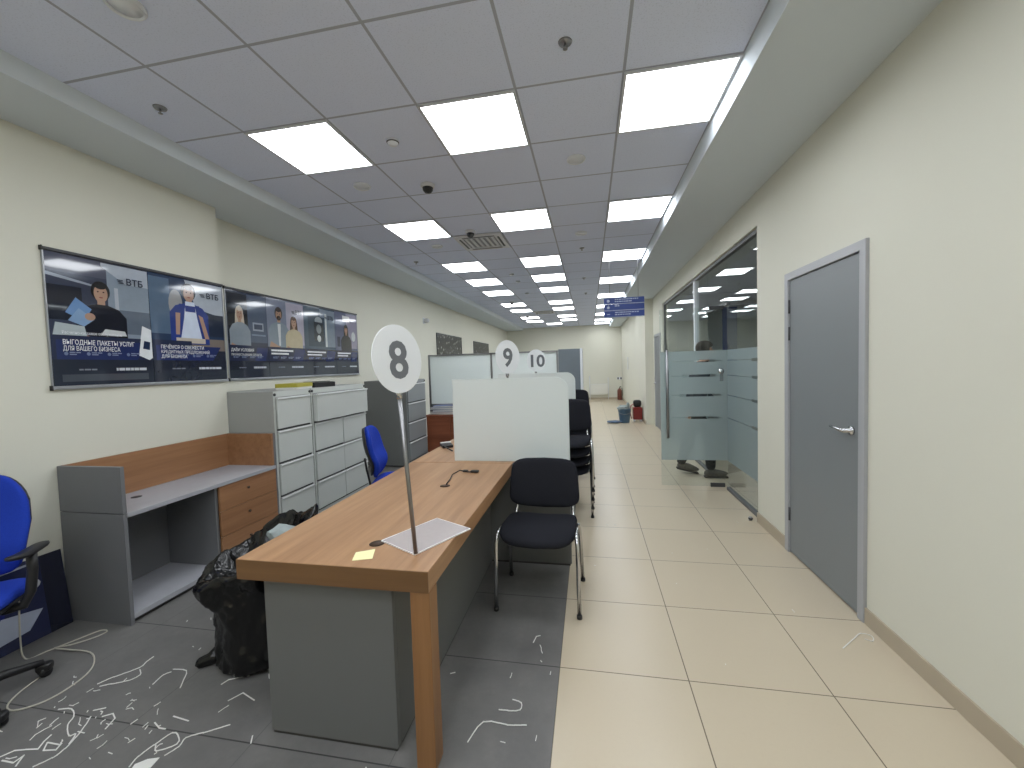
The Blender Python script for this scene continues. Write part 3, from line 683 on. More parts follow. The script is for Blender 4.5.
# numbered signs on poles
def numsign(n, x, y, zc, label, ang, lean=0, xs=1.0, foot=1.081):
    t = thing('number_sign', label, 'sign', (x, y, DZ+.0005), 0, 'round number signs on poles')
    LR = Matrix.Rotation(lean, 3, 'Y'); d = Vector((math.cos(foot), math.sin(foot), 0)); nrm = Vector((math.sin(ang), -math.cos(ang), 0)); q = Vector((-math.sin(foot), math.cos(foot), 0))
    # acrylic foot plate, pole at its near corner
    m3 = Matrix((d, q, Vector((0, 0, 1)))).transposed()
    bp = MB(); bp.box(-.005, .30, -.0, .22, .0005, .005, MT['base'])
    e = .006
    for a in ((-.008, .303, -.004, .0-.0001), (-.008, .303, .2201, .224), (-.008, -.0051, 0, .22), (.3001, .303, 0, .22)): bp.box(a[0], a[1], a[2], a[3], .0005, .006, MT['baseedge'])
    for v in bp.b.verts: v.co = m3 @ v.co
    bp.build('foot_plate', None, t)
    hz = zc-DZ; d = Vector((math.cos(ang), math.sin(ang), 0))
    MB().tube([(0, 0, .006), LR @ Vector((0, 0, hz-.132))], .0085, seg=12).build('pole', MT['steel'], t)
    cl = MB(); cl.tube([LR @ Vector((0, 0, hz-.155)), LR @ Vector((0, 0, hz-.11))], .012, seg=12); cl.build('clip', MT['chrome'], t)
    dm = MB().lathe([(0, -.002), (.133, -.002), (.133, .002), (0, .002)], seg=48, smooth=False)
    fm = LR.to_4x4() @ frame(d, (0, 0, 1), nrm*.014+Vector((0, 0, hz)))
    for v in dm.b.verts: v.co = fm @ v.co
    o = dm.build('disc', MT['disc'], t)
    s_ = .2
    text('numeral', n, s_, MT['digit'], o, fm @ Matrix.Translation((0, -s_*.36, .0026)), .0006, .0045, 'CENTER', xs)
    return t
numsign('8', -.69, 1.485, 1.535, 'round white sign with number 8 on a steel pole at the near desk end', 1.27, -.066, 1.05)
numsign('9', -.63, 3.2, 1.565, 'round white sign with number 9 above the frosted screen', .97, -.02, 1.1)
numsign('10', -.63, 4.87, 1.548, 'smallest looking round white sign with number 10 above the screens', .70, 0, 1.22)
# small things on the desk
sn = MB(); sn.box(-.038, .038, -.036, .036, 0, .0012)
for v in sn.b.verts:
    if v.co.y > 0 and v.co.x > 0: v.co.z += .006
o = sn.build('sticky_note', MT['sticky'], None, 0, (-.895, 1.452, DZ+.0005)); o.rotation_euler = (0, 0, .35); tag(o, 'small yellow sticky note at the near end of the desk', 'note')
cb_ = thing('tangled_cable', 'short dark cable tangle lying on the oak desk before the screen', 'cable', (-.87, 2.62, DZ+.0005))
MB().tube([(-.03, -.2, .004), (-.04, -.1, .006), (-.06, 0, .01), (-.03, .08, .02), (0, .1, .006), (.05, .1, .004)], .004, seg=6).build('wire', MT['black'], cb_)
MB().sup(.03, .018, .008, cen=(.07, .1, .009)).sup(.02, .014, .007, cen=(.0, .11, .008)).build('plug', MT['black'], cb_)
dv = thing('desk_clutter', 'small black gadget with pale edge on the left rim of the second desk', 'gadget', (-1.33, 3.62, DZ+.0005), .5)
bx('body', -.05, .05, -.09, .09, 0, .025, MT['black'], dv, .006); MB().tube([(-.03, -.1, .02), (-.02, -.2, .02), (.01, -.27, .008)], .006).build('cord', MT['black'], dv); bx('pale_edge', -.05, .05, .03, .06, .0255, .034, MT['paper'], dv, .002)

# ================================================================ VISITOR CHAIRS
def make_chair(label):
    t = thing('visitor_chair', label, 'chair', (0, 0, 0), 0, 'black padded visitor chairs')
    def seat(v): return Vector((v.x*(1-.04*(v.y+.22)/.44), v.y, v.z + .018*(v.x/.235)**2 - .085*max(0, -v.y/.22-.3)**2 - .01*v.y/.22))
    MB().sup(.24, .225, .03, None, .42, .55, seat, 32, 12, (0, -.01, .452)).build('seat', MT['fabric'], t)
    def shell(v): return Vector((v.x, v.y, v.z + .018*(v.x/.235)**2))
    MB().sup(.222, .205, .012, None, .42, .5, shell, 28, 8, (0, -.005, .418)).build('seat_shell', MT['black'], t)
    Rb = Matrix.Rotation(-.16, 3, 'X')
    def back(v):
        v = Vector((v.x*(1-.05*v.y/.16), v.y + (.012 if v.y > 0 else -.02)*(1-(v.x/.235)**2), v.z + .035*(v.x/.235)**2))
        v = Vector((v.x, -v.z, v.y)); return Rb @ v
    MB().sup(.238, .155, .024, None, .34, .6, back, 36, 12, (0, .245, .675)).build('backrest', MT['fabric'], t)
    MB().sup(.215, .138, .012, None, .38, .5, back, 30, 8, (0, .268, .678)).build('back_shell', MT['black'], t)
    for s_ in (-1, 1):
        x = s_*.252
        l = MB().tube([(x, -.215, .006), (s_*.25, -.2, .3), (s_*.248, -.192, .41), (s_*.244, -.175, .452), (s_*.24, -.14, .47), (s_*.238, -.06, .466), (s_*.238, .03, .455)], .0125, seg=10).build('leg', MT['chrome'], t)
        MB().lathe([(0, 0), (.017, 0), (.016, .02), (0, .02)], c=(x, -.215, 0), seg=10).build('foot', MT['black'], l)
        l = MB().tube([(s_*.238, .031, .454), (s_*.238, .09, .44), (s_*.242, .13, .40), (s_*.246, .16, .3), (s_*.252, .215, .006)], .0125, seg=10).build('leg', MT['chrome'], t)
        MB().lathe([(0, 0), (.017, 0), (.016, .02), (0, .02)], c=(s_*.252, .215, 0), seg=10).build('foot', MT['black'], l)
        MB().tube([(s_*.215, -.02, .40), (s_*.215, .12, .40), (s_*.205, .175, .42), (s_*.195, .215, .5), (s_*.185, .25, .62)], .011, seg=10).build('back_upright', MT['chrome'], t)
    b = MB()
    for y in (-.1, .08): b.tube([(-.24, y, .43 if y < 0 else .43), (-.2, y, .403), (.2, y, .403), (.24, y, .43)], .009, seg=8)
    b.build('cross_bar', MT['chrome'], t)
    return t
ch = make_chair('nearest black padded visitor chair with chrome legs, alone beside the oak desk')
ch.location = (-.335, 2.59, 0); ch.rotation_euler = (0, 0, -.03)
nm_ = ['bottom', 'second lowest', 'second highest', 'topmost']
for k in range(4):
    dup(ch, (-.25+.004*k, 4.2-.03*k+.001, .095*k), -.02, f'black visitor chair, {nm_[k]} one of the nearer stack of four behind the frosted screen')
for k in range(4):
    dup(ch, (-.26+.004*k, 5.83-.03*k, .095*k), .02, f'black visitor chair, {nm_[k]} one of the farther stack of four down the aisle')

# ================================================================ BLUE OFFICE CHAIRS
def office_chair(label, loc, rz, arms=True, dz=0):
    t = thing('office_chair', label, 'office chair', loc, rz, 'blue office chairs')
    for k in range(5):
        a = 2*PI*k/5 + .66; c_, s_ = math.cos(a), math.sin(a)
        arm_ = MB().tube([(.03*c_, .03*s_, .1), (.16*c_, .16*s_, .095), (.285*c_, .285*s_, .072)], [.026, .022, .016], seg=8).build('base_arm', MT['black'], t)
        w_ = MB()
        for o_ in (-.014, .014): w_.lathe([(0, -.009), (.022, -.009), (.026, 0), (.022, .009), (0, .009)], c=(.29*c_-o_*s_, .29*s_+o_*c_, .027), R=Matrix.Rotation(a, 3, 'Z') @ Matrix.Rotation(PI/2, 3, 'X'), seg=14)
        w_.tube([(.285*c_, .285*s_, .03), (.285*c_, .285*s_, .075)], .008); w_.sup(.03, .024, .02, cen=(.29*c_, .29*s_, .048)); w_.build('caster', MT['black'], arm_)
    MB().lathe([(0, .06), (.045, .06), (.04, .13), (.028, .14), (.028, .28), (.018, .285), (.018, .4+dz), (0, .4+dz)]).build('gas_column', MT['black'], t)
    MB().box(-.09, .09, -.1, .1, .4+dz, .43+dz).build('tilt_plate', MT['black'], t, .005)
    def seat(v): return Vector((v.x, v.y, v.z + .02*(v.x/.23)**2 - .05*max(0, -v.y/.22-.3)**2))
    MB().sup(.235, .23, .042, None, .5, .6, seat, 30, 12, (0, 0, .478+dz)).build('seat', MT['blue'], t)
    MB().sup(.22, .215, .016, None, .5, .5, seat, 28, 8, (0, 0, .437+dz)).build('seat_shell', MT['black'], t)
    def back(v):
        bulge = -.035*math.exp(-((v.y+.12)/.1)**2)
        v = Vector((v.x*(1-.28*max(0, v.y/.25)**2), v.y, v.z + .05*(v.x/.22)**2))
        return Matrix.Rotation(-.13, 3, 'X') @ Vector((v.x, -v.z+bulge, v.y))
    MB().sup(.22, .25, .034, None, .55, .65, back, 34, 16, (0, .235, .79+dz)).build('backrest', MT['blue'], t)
    MB().sup(.205, .235, .018, None, .55, .5, back, 30, 12, (0, .272, .792+dz)).build('back_shell', MT['black'], t)
    MB().tube([(0, .08, .425+dz), (0, .2, .42+dz), (0, .262, .46+dz), (0, .29, .6+dz), (0, .305, .72+dz)], [.024, .022, .02, .02, .018], flat=.5).build('back_bar', MT['black'], t)
    if arms:
        for s_ in (-1, 1):
            b = MB(); b.tube([(s_*.18, .03, .43), (s_*.25, .03, .44), (s_*.275, .035, .5), (s_*.28, .05, .6), (s_*.28, .05, .672)], .02, seg=8)
            b = b.build('armrest_post', MT['black'], t)
            MB().sup(.03, .13, .014, None, .6, .6, lambda v: Vector((v.x+s_*0, v.y, v.z+.02*max(0, -v.y/.13)**2)), 20, 8, (s_*.28, .03, .688)).build('arm_pad', MT['black'], b)
    return t
office_chair('blue fabric office chair with black arms at the left edge of the view', (-2.83, 1.25, 0), .6)
office_chair('blue fabric office chair half hidden behind the oak desk', (-1.90, 3.74, 0), 1.86, False, -.09)

# ================================================================ FLOOR POSTER LEANING ON THE WALL
FP = [((38, 44, 78), rect(0, 1, 0, 1)), ((70, 84, 128), rect(.0, .62, .55, .9)), ((150, 156, 176), [(.05, .45), (.2, .75), (.3, .6), (.2, .4)]), ((190, 192, 204), ell(.75, .68, .12, .1)), ((34, 44, 120), [(.35, .2), (.65, .2), (.72, .8), (.42, .75)]),
      ((176, 184, 206), [(.55, .1), (.78, .15), (.86, .35), (.66, .42)]), ((120, 128, 150), ell(.18, .25, .09, .12)), (SKIN, ell(.75, .7, .05, .05)), ((30, 33, 52), rect(.88, 1, .0, 1)), ((160, 164, 180), [(0, .88), (.84, .93), (.84, .955), (0, .905)])]
fp = poster(0, .86, 0, .46, 0, 'dark blue printed poster panel leaning on the left wall behind the office chair', FP, [], rx=-.12, group='floor poster', name='leaning_poster', loc=(XN+.075, 1.045, .002))
del fp['group']

# ================================================================ BIN BAG
def binbag():
    t = thing('bin_bag', 'open black plastic rubbish bag standing against the desk end', 'rubbish bag', (-1.75, 1.85, 0))
    rnd = random.Random(5); n = 44
    ph = [rnd.uniform(0, 6.28) for _ in range(10)]
    def ring(cx, cy, z, rx, ry, tilt=0, amp=.03, fold=7):
        out = []
        for k in range(n):
            a = 2*PI*k/n
            w_ = 1 + amp*(math.sin(fold*a+ph[0]+z*9) + .6*math.sin((fold*2+1)*a+ph[1]-z*14) + .4*math.sin(3*a+ph[2]+z*5))
            x = rx*w_*math.cos(a); y = ry*w_*math.sin(a)
            out.append(Vector((cx+x, cy+y, z + tilt*(.8*x+.6*y) + .012*amp/.03*math.sin(5*a+ph[3]+z*20))))
        return out
    prof = [(0, 0, .0, .17, .16, 0, .02), (0, 0, .012, .215, .205, 0, .03), (0, 0, .06, .225, .215, 0, .03), (0, 0, .16, .21, .205, 0, .03), (.005, 0, .27, .215, .205, .05, .035),
            (.0, .01, .36, .225, .215, .15, .04), (-.01, .015, .43, .25, .225, .3, .05), (-.025, .02, .485, .285, .245, .42, .07), (-.03, .025, .54, .31, .26, .5, .06), (-.03, .03, .585, .305, .255, .52, .05),
            (-.02, .03, .585, .28, .235, .52, .06), (-.01, .03, .545, .255, .215, .5, .06), (0, .02, .48, .225, .19, .42, .05), (0, .02, .44, .12, .1, .3, .05), (0, .02, .43, .02, .02, .1, 0)]
    vs = []; 
    for p in prof: vs += ring(*p)
    idx = [(i*n+k, i*n+(k+1) % n, (i+1)*n+(k+1) % n, (i+1)*n+k) for i in range(len(prof)-1) for k in range(n)]
    idx += [tuple(range(n))[::-1], tuple((len(prof)-1)*n+k for k in range(n))]
    b = MB(); b.faces(vs, idx, None, True); o = b.build('bag', MT['bag'], t)
    sb = o.modifiers.new('s', 'SUBSURF'); sb.levels = sb.render_levels = 2
    tx_ = bpy.data.textures.new('crumple', 'CLOUDS'); tx_.noise_scale = .045; tx_.noise_depth = 3
    dm = o.modifiers.new('d', 'DISPLACE'); dm.texture = tx_; dm.strength = .03; dm.mid_level = .5
    # knotted corner at floor
    MB().tube([(-.17, -.1, .05), (-.21, -.13, .03), (-.245, -.16, .025), (-.255, -.17, .03)], [.05, .03, .025, .012], seg=10).build('corner_tuft', MT['bag'], t)
    return t
binbag()
def crumple(name, c, s_, m, label, cat, seed):
    rnd = random.Random(seed); b = MB(); bm = b.b
    bmesh.ops.create_icosphere(bm, subdivisions=2, radius=1)
    for v in bm.verts: v.co = Vector((v.co.x*s_[0], v.co.y*s_[1], v.co.z*s_[2]))*rnd.uniform(.72, 1.1)
    o = b.build(name, m, None, 0, c); return tag(o, label, cat)
crumple('crumpled_paper', (-1.68, 1.94, .61), (.085, .07, .05), MT['cloth'], 'crumpled grey white paper inside the open rubbish bag', 'paper', 3)
crumple('crumpled_wrapper', (-1.78, 1.83, .51), (.06, .06, .04), plain('purple_wrapper', (60, 52, 92), .4), 'crumpled purple wrapper inside the open rubbish bag', 'wrapper', 4)
crumple('crumpled_paper', (-1.5, 1.68, .035), (.07, .05, .035), MT['paper'], 'crumpled white paper on the floor between rubbish bag and desk', 'paper', 9)

# ================================================================ FLOOR LITTER
cab = [(-3.05, 1.62, .35), (-3.03, 1.6, .12), (-3.007, 1.6, .006), (-2.97, 1.665, .004), (-2.919, 1.78, .004), (-2.88, 1.86, .004), (-2.83, 1.857, .004), (-2.84, 1.8, .004), (-2.9, 1.73, .004), (-2.95, 1.69, .009), (-2.85, 1.69, .009), (-2.713, 1.696, .004), (-2.60, 1.64, .004),
       (-2.53, 1.56, .004), (-2.51, 1.453, .004), (-2.53, 1.38, .004), (-2.6, 1.33, .004), (-2.67, 1.35, .004), (-2.72, 1.42, .004), (-2.75, 1.51, .004)]
def smooth(pts, k=4):
    P = [Vector(p) for p in pts]; out = []
    for i in range(len(P)-1):
        a, b_, c, d = P[max(0, i-1)], P[i], P[i+1], P[min(len(P)-1, i+2)]
        for j in range(k):
            s_ = j/k; out.append(.5*((2*b_)+(c-a)*s_+(2*a-5*b_+4*c-d)*s_*s_+(3*b_-a-3*c+d)*s_**3))
    return out+[P[-1]]
tag(MB().tube(smooth(cab), .0038, seg=6).build('floor_cable', MT['cable']), 'looped white cable lying on the grey floor under the blue chair', 'cable')
def ribbon(b, pts, wd=.008, h_=.0025):
    pts = [Vector((x, y, 0)) for x, y in pts]
    for i in range(len(pts)-1):
        a, c = pts[i], pts[i+1]; d = (c-a); 
        if d.length < 1e-4: continue
        d.normalize(); n_ = Vector((-d.y, d.x, 0))*wd/2; a = a-d*wd*.3; c = c+d*wd*.3
        z0 = .0006+.0007*(i % 3); z1 = z0+h_
        vs = [a-n_, a+n_, c+n_, c-n_]; vs = [v+Vector((0, 0, z0)) for v in vs]+[v+Vector((0, 0, z1)) for v in vs]
        b.faces(vs, [(3, 2, 1, 0), (4, 5, 6, 7), (0, 1, 5, 4), (1, 2, 6, 5), (2, 3, 7, 6), (3, 0, 4, 7)], None)
STR = [
 ([(-2.4, 1.52), (-2.37, 1.57), (-2.31, 1.64), (-2.32, 1.69), (-2.32, 1.72)], 'long thin white paper strip on grey floor between cable loop and rubbish bag'),
 ([(-2.37, 1.51), (-2.33, 1.53), (-2.27, 1.56), (-2.25, 1.6), (-2.29, 1.63)], 'wavy white paper strip lying against the long thin strip'),
 ([(-2.12, 1.56), (-2.13, 1.62), (-2.11, 1.64)], 'short white paper strip left of the hooked strip near the bag'),
 ([(-2.12, 1.66), (-2.04, 1.66), (-1.99, 1.6), (-1.96, 1.56)], 'hooked white paper strip just left of the rubbish bag foot'),
 ([(-1.77, 1.2), (-1.78, 1.24), (-1.77, 1.29), (-1.75, 1.35), (-1.71, 1.34), (-1.68, 1.31), (-1.73, 1.27), (-1.76, 1.29)], 'looped white paper strip at the bottom edge of the view'),
 ([(-1.68, 1.26), (-1.66, 1.3), (-1.67, 1.34), (-1.62, 1.37), (-1.54, 1.42)], 'long white paper strip pointing at the desk end panel'),
 ([(-2.15, 1.14), (-2.12, 1.18), (-2.12, 1.22), (-2.14, 1.27), (-2.17, 1.32), (-2.2, 1.36)], 'long curved white paper strip in the bottom left litter'),
 ([(-2.4, 1.37), (-2.34, 1.38), (-2.28, 1.35), (-2.25, 1.31), (-2.18, 1.27), (-2.16, 1.28), (-2.13, 1.24)], 'zigzag white paper strip above the bottom left litter'),
 ([(-.51, 1.5), (-.47, 1.6), (-.37, 1.6), (-.29, 1.61)], 'bent white paper strip on grey floor right of the desk leg'),
 ([(-.42, 1.67), (-.38, 1.67), (-.33, 1.68), (-.33, 1.72), (-.37, 1.73)], 'curled white paper strip on grey floor behind the bent one, right of desk leg'),
 ([(1.24, 2.3), (1.33, 2.38), (1.40, 2.44), (1.44, 2.42), (1.42, 2.38), (1.39, 2.39)], 'curly white paper strip on beige tiles near the grey door'),
]
for pts, lb in STR:
    b = MB(); ribbon(b, [(p.x, p.y) for p in smooth([(x, y, 0) for x, y in pts], 3)], .0042); tag(b.build('paper_strip', MT['paper']), lb, 'paper strip', 'loose paper strips on the floor')
b = MB()
for pts in ([(-2.34, 1.15), (-2.32, 1.18), (-2.28, 1.19), (-2.23, 1.2), (-2.25, 1.23), (-2.26, 1.26)], [(-2.2, 1.2), (-2.23, 1.23), (-2.16, 1.23), (-2.15, 1.21), (-2.2, 1.2)], [(-2.31, 1.14), (-2.25, 1.14), (-2.25, 1.17), (-2.22, 1.13)],
            [(-2.15, 1.37), (-2.12, 1.39), (-2.08, 1.37), (-2.06, 1.32)], [(-2.23, 1.39), (-2.19, 1.41)], [(-1.83, 1.42), (-1.74, 1.41)], [(-1.78, 1.61), (-1.77, 1.64), (-1.69, 1.68)], [(-1.66, 1.53), (-1.63, 1.58), (-1.54, 1.55)],
            [(-1.38, 1.36), (-1.4, 1.39)], [(-.81, 1.33), (-.75, 1.31), (-.7, 1.31), (-.73, 1.33)], [(-.86, 1.34), (-.82, 1.31)], [(-.7, 1.84), (-.68, 1.85)], [(-.33, 2.12), (-.32, 2.17), (-.3, 2.18)], [(-1.88, 1.38), (-1.83, 1.36), (-1.8, 1.36)]):
    ribbon(b, pts, .0045)
rl = random.Random(11)
for k in range(95):
    q = rl.random()
    if q < .5: x, y = rl.gauss(-2.15, .22), rl.gauss(1.32, .16)
    elif q < .8: x, y = rl.uniform(-2.6, -1.5), rl.uniform(1.15, 2.3)
    elif q < .9: x, y = rl.uniform(-.65, -.2), rl.uniform(1.2, 2.3)
    else: x, y = rl.uniform(-.1, 1.4), rl.uniform(1.6, 4.2)
    if -2.1 < x < -1.44 and 1.56 < y < 2.15: continue
    a = rl.uniform(0, PI); l_ = rl.uniform(.006, .025) if q < .9 else rl.uniform(.004, .012); pts = [(x, y)]
    for j in range(rl.choice((1, 1, 2, 3))): a += rl.uniform(-.9, .9); x += l_*math.cos(a); y += l_*math.sin(a); pts.append((x, y))
    ribbon(b, pts, rl.uniform(.002, .004), .002)
tag(b.build('paper_shreds', MT['paper']), 'fine white paper shreds scattered over the floor tiles', 'paper litter', None, 'stuff')
for x, y, rz, l in ((-1.72, 1.215, .5, 'torn scrap of white paper at the bottom edge of the view'), (-2.06, 2.14, .6, 'small white paper scrap before the low cabinet')):
    o = MB().prism([(-.04, -.018), (.03, -.022), (.042, .016), (0, .024), (-.036, .015)], .001, .003).build('paper_scrap', MT['paper'], None, 0, (x, y, 0)); o.rotation_euler = (0, 0, rz); tag(o, l, 'paper scrap')
ds = thing('door_stop', 'small metal door stop on the floor by the glazing', 'door stop', (1.43, 4.06, 0))
MB().lathe([(0, 0), (.016, 0), (.016, .03), (.012, .035), (0, .035)], seg=12).build('post', MT['steel'], ds); MB().lathe([(.0165, .012), (.02, .014), (.02, .024), (.0165, .026)], seg=12).build('rubber_ring', MT['black'], ds)

# ================================================================ PARTITION, BROWN CABINET, TALL CABINET
pt = thing('office_partition', 'grey framed frosted glass partition across the far end of the desks', 'partition', (-2.86, 7.0, 0))
f = MB(); PW = 2.34; PH = 1.735
for x in (0, 1.155, PW-.03): f.box(x, x+.03, 0, .04, 0, PH)
f.box(.03, PW-.03, 0, .04, PH-.025, PH); f.box(.03, PW-.03, 0, .04, .82, .85)
f.build('frame', MT['steel'], pt)
for a, e in ((.03, 1.155), (1.185, PW-.03)):
    bx('glass_panel', a, e, .016, .024, .85, PH-.025, MT['pglass'], pt); bx('lower_panel', a, e, .012, .028, .02, .82, MT['deskgrey'], pt)
tc = thing('tall_cabinet', 'tall slate grey cabinet at the right end of the glass partition', 'cabinet', (-.515, 7.0, 0))
bx('front_panel', 0, .362, 0, .02, .05, 1.75, MT['tall'], tc, .002); bx('side_panel', .3625, .40, 0, .62, 0, 1.755, MT['white'], tc, .002); bx('body', 0, .362, .021, .62, .05, 1.75, MT['tall'], tc); bx('plinth', .02, .37, .03, .6, 0, .049, MT['kick'], tc)
bc = thing('brown_cabinet', 'low reddish brown wooden cabinet before the glass partition', 'cabinet', (-2.75, 6.56, 0))
bx('top', -.01, .86, -.01, .42, .675, .70, MT['brown'], bc, .003); bx('door', 0.004, .42, -.004, .015, .08, .672, MT['brown'], bc, .002); bx('door', .426, .846, -.004, .015, .08, .672, MT['brown'], bc, .002)
bx('body', 0, .85, .016, .41, .06, .674, MT['brown'], bc); bx('plinth', .02, .83, .03, .39, 0, .059, MT['kick'], bc)
z = .7005
for k, (c, l, w_, h_) in enumerate((((176, 170, 160), 'pale paper stack at the bottom of the pile on the brown cabinet', .72, .045), ((96, 108, 150), 'blue folder in the middle of the pile on the brown cabinet', .62, .035), ((188, 190, 196), 'white folder above the blue one on the brown cabinet', .7, .035), ((120, 130, 168), 'topmost bluish folder of the pile on the brown cabinet', .6, .03))):
    t = thing('folder', l, 'folder', (-2.36, 6.76, z), (-.05, .08, -.06, .05)[k], 'folders on the brown cabinet')
    m_ = plain('folder_%d' % k, c, .5)
    MB().box(-w_/2, w_/2, -.14, .14, 0, .004).box(-w_/2, w_/2, -.14, .14, h_-.004, h_).box(-w_/2, w_/2, .136, .14, .004, h_-.004).build('cover', m_, t); bx('pages', -w_/2+.01, w_/2-.01, -.135, .13, .005, h_-.005, MT['paper'], t)
    z += h_+.0008

# ================================================================ FAR END
rd = thing('radiator', 'white panel radiator low on the far wall', 'radiator', (.03, YF-.03, .2))
b = MB(); b.box(0, .68, -.07, -.02, 0, .43); 
for k in range(16): b.box(.02+.041*k, .04+.041*k, -.076, -.0705, .02, .41)
b.build('panel', plain('radiator_enamel', (228, 227, 219), .4, var=.02), rd, .004); bx('top_grille', 0, .68, -.075, -.015, .431, .445, MT['cablip'], rd)
b = MB()
for x in (-.03, .71): b.tube([(x, -.045, -.195), (x, -.045, .78 if x < 0 else .7)], .012)
b.build('pipe', MT['white'], rd)
ex = thing('fire_extinguisher', 'dark red fire extinguisher on the floor in the far right corner', 'fire extinguisher', (1.17, 16.95, 0))
MB().lathe([(0, 0), (.085, 0), (.09, .02), (.09, .36), (.07, .42), (.03, .45), (.03, .47), (0, .47)]).build('cylinder', MT['redext'], ex)
MB().tube([(0, 0, .47), (0, 0, .52), (.06, -.02, .54)], .014).build('valve', MT['black'], ex); MB().tube(smooth([(.03, 0, .49), (.1, 0, .44), (.11, 0, .3), (.1, 0, .14)]), .01).build('hose', MT['black'], ex)
so = thing('wall_socket', 'pair of small dark wall outlets above the far fire extinguisher', 'socket', (1.2, YF, .85)); bx('plate', -.1, .1, -.012, -.001, -.05, .05, MT['white'], so, .003); MB().box(-.085, -.03, -.018, -.0125, -.04, .04).box(.03, .085, -.018, -.0125, -.04, .04).build('socket_face', MT['black'], so)
np_ = thing('notice_plate', 'narrow pale notice plate on the far part of the right wall', 'notice', (1.3, 14.6, 1.25)); bx('plate', -.012, -.001, -.15, .15, 0, .42, MT['lampframe'], np_, .002); bx('print', -.0135, -.0125, -.12, .12, .04, .38, MT['cab'], np_)
bk = thing('bucket', 'blue grey cleaning bucket standing on the far beige tiles', 'bucket', (.83, 10.5, 0))
MB().lathe([(0, 0), (.115, 0), (.12, .01), (.155, .33), (.165, .335), (.165, .345), (.148, .345), (.112, .02), (0, .02)], seg=26).build('pail', MT['bucket'], bk)
MB().tube(smooth([(-.16, 0, .33), (-.13, -.1, .25), (0, -.165, .22), (.13, -.1, .25), (.16, 0, .33)]), .005).build('handle', MT['steel'], bk)
crumple('mop_cloth', (.80, 10.46, .37), (.16, .12, .08), MT['cloth'], 'crumpled pale cloth piled in the cleaning bucket', 'cloth', 21)
o = MB()  .sup(.04, .04, .10, None, .8, .8, None, 14, 10).build('spray_bottle', MT['cloth'], None, 0, (.92, 10.5, .40)); tag(o, 'pale grey upright bottle sticking out of the cleaning bucket', 'bottle')
crumple('floor_cloth', (.58, 10.4, .035), (.18, .13, .036), MT['clothblue'], 'flat blue grey floor cloth lying left of the bucket', 'cloth', 22)
rb = thing('red_canister', 'dark red box shaped canister with black top beside the bucket', 'canister', (1.165, 10.72, 0))
bx('tank', -.11, .11, -.12, .12, .05, .36, MT['red'], rb, .02); MB().sup(.1, .1, .09, None, .6, .6, None, 20, 10, (0, 0, .45)).build('motor_head', MT['black'], rb)
MB().tube(smooth([(-.09, -.04, .44), (-.16, -.08, .40), (-.19, -.1, .25), (-.15, -.12, .08)]), .014).build('hose', plain('pink_hose', (170, 120, 116), .6), rb)
b = MB()
for x in (-.08, .08):
    for y in (-.09, .09): b.lathe([(0, 0), (.02, 0), (.02, .049), (0, .049)], c=(x, y, 0), seg=10)
b.build('wheel', MT['white'], rb)

# ================================================================ OFFICE BEHIND THE GLASS
bn = thing('banner_stand', 'tall narrow dark navy banner stand inside the glazed office', 'banner', (2.46, 7.9, 0)); bx('banner', -.12, .12, -.004, .004, .06, 2.42, MT['navybanner'], bn); bx('base', -.16, .16, -.09, .09, 0, .058, MT['darkgrey'], bn, .01); bx('top_bar', -.13, .13, -.012, .012, 2.421, 2.445, MT['alu'], bn)

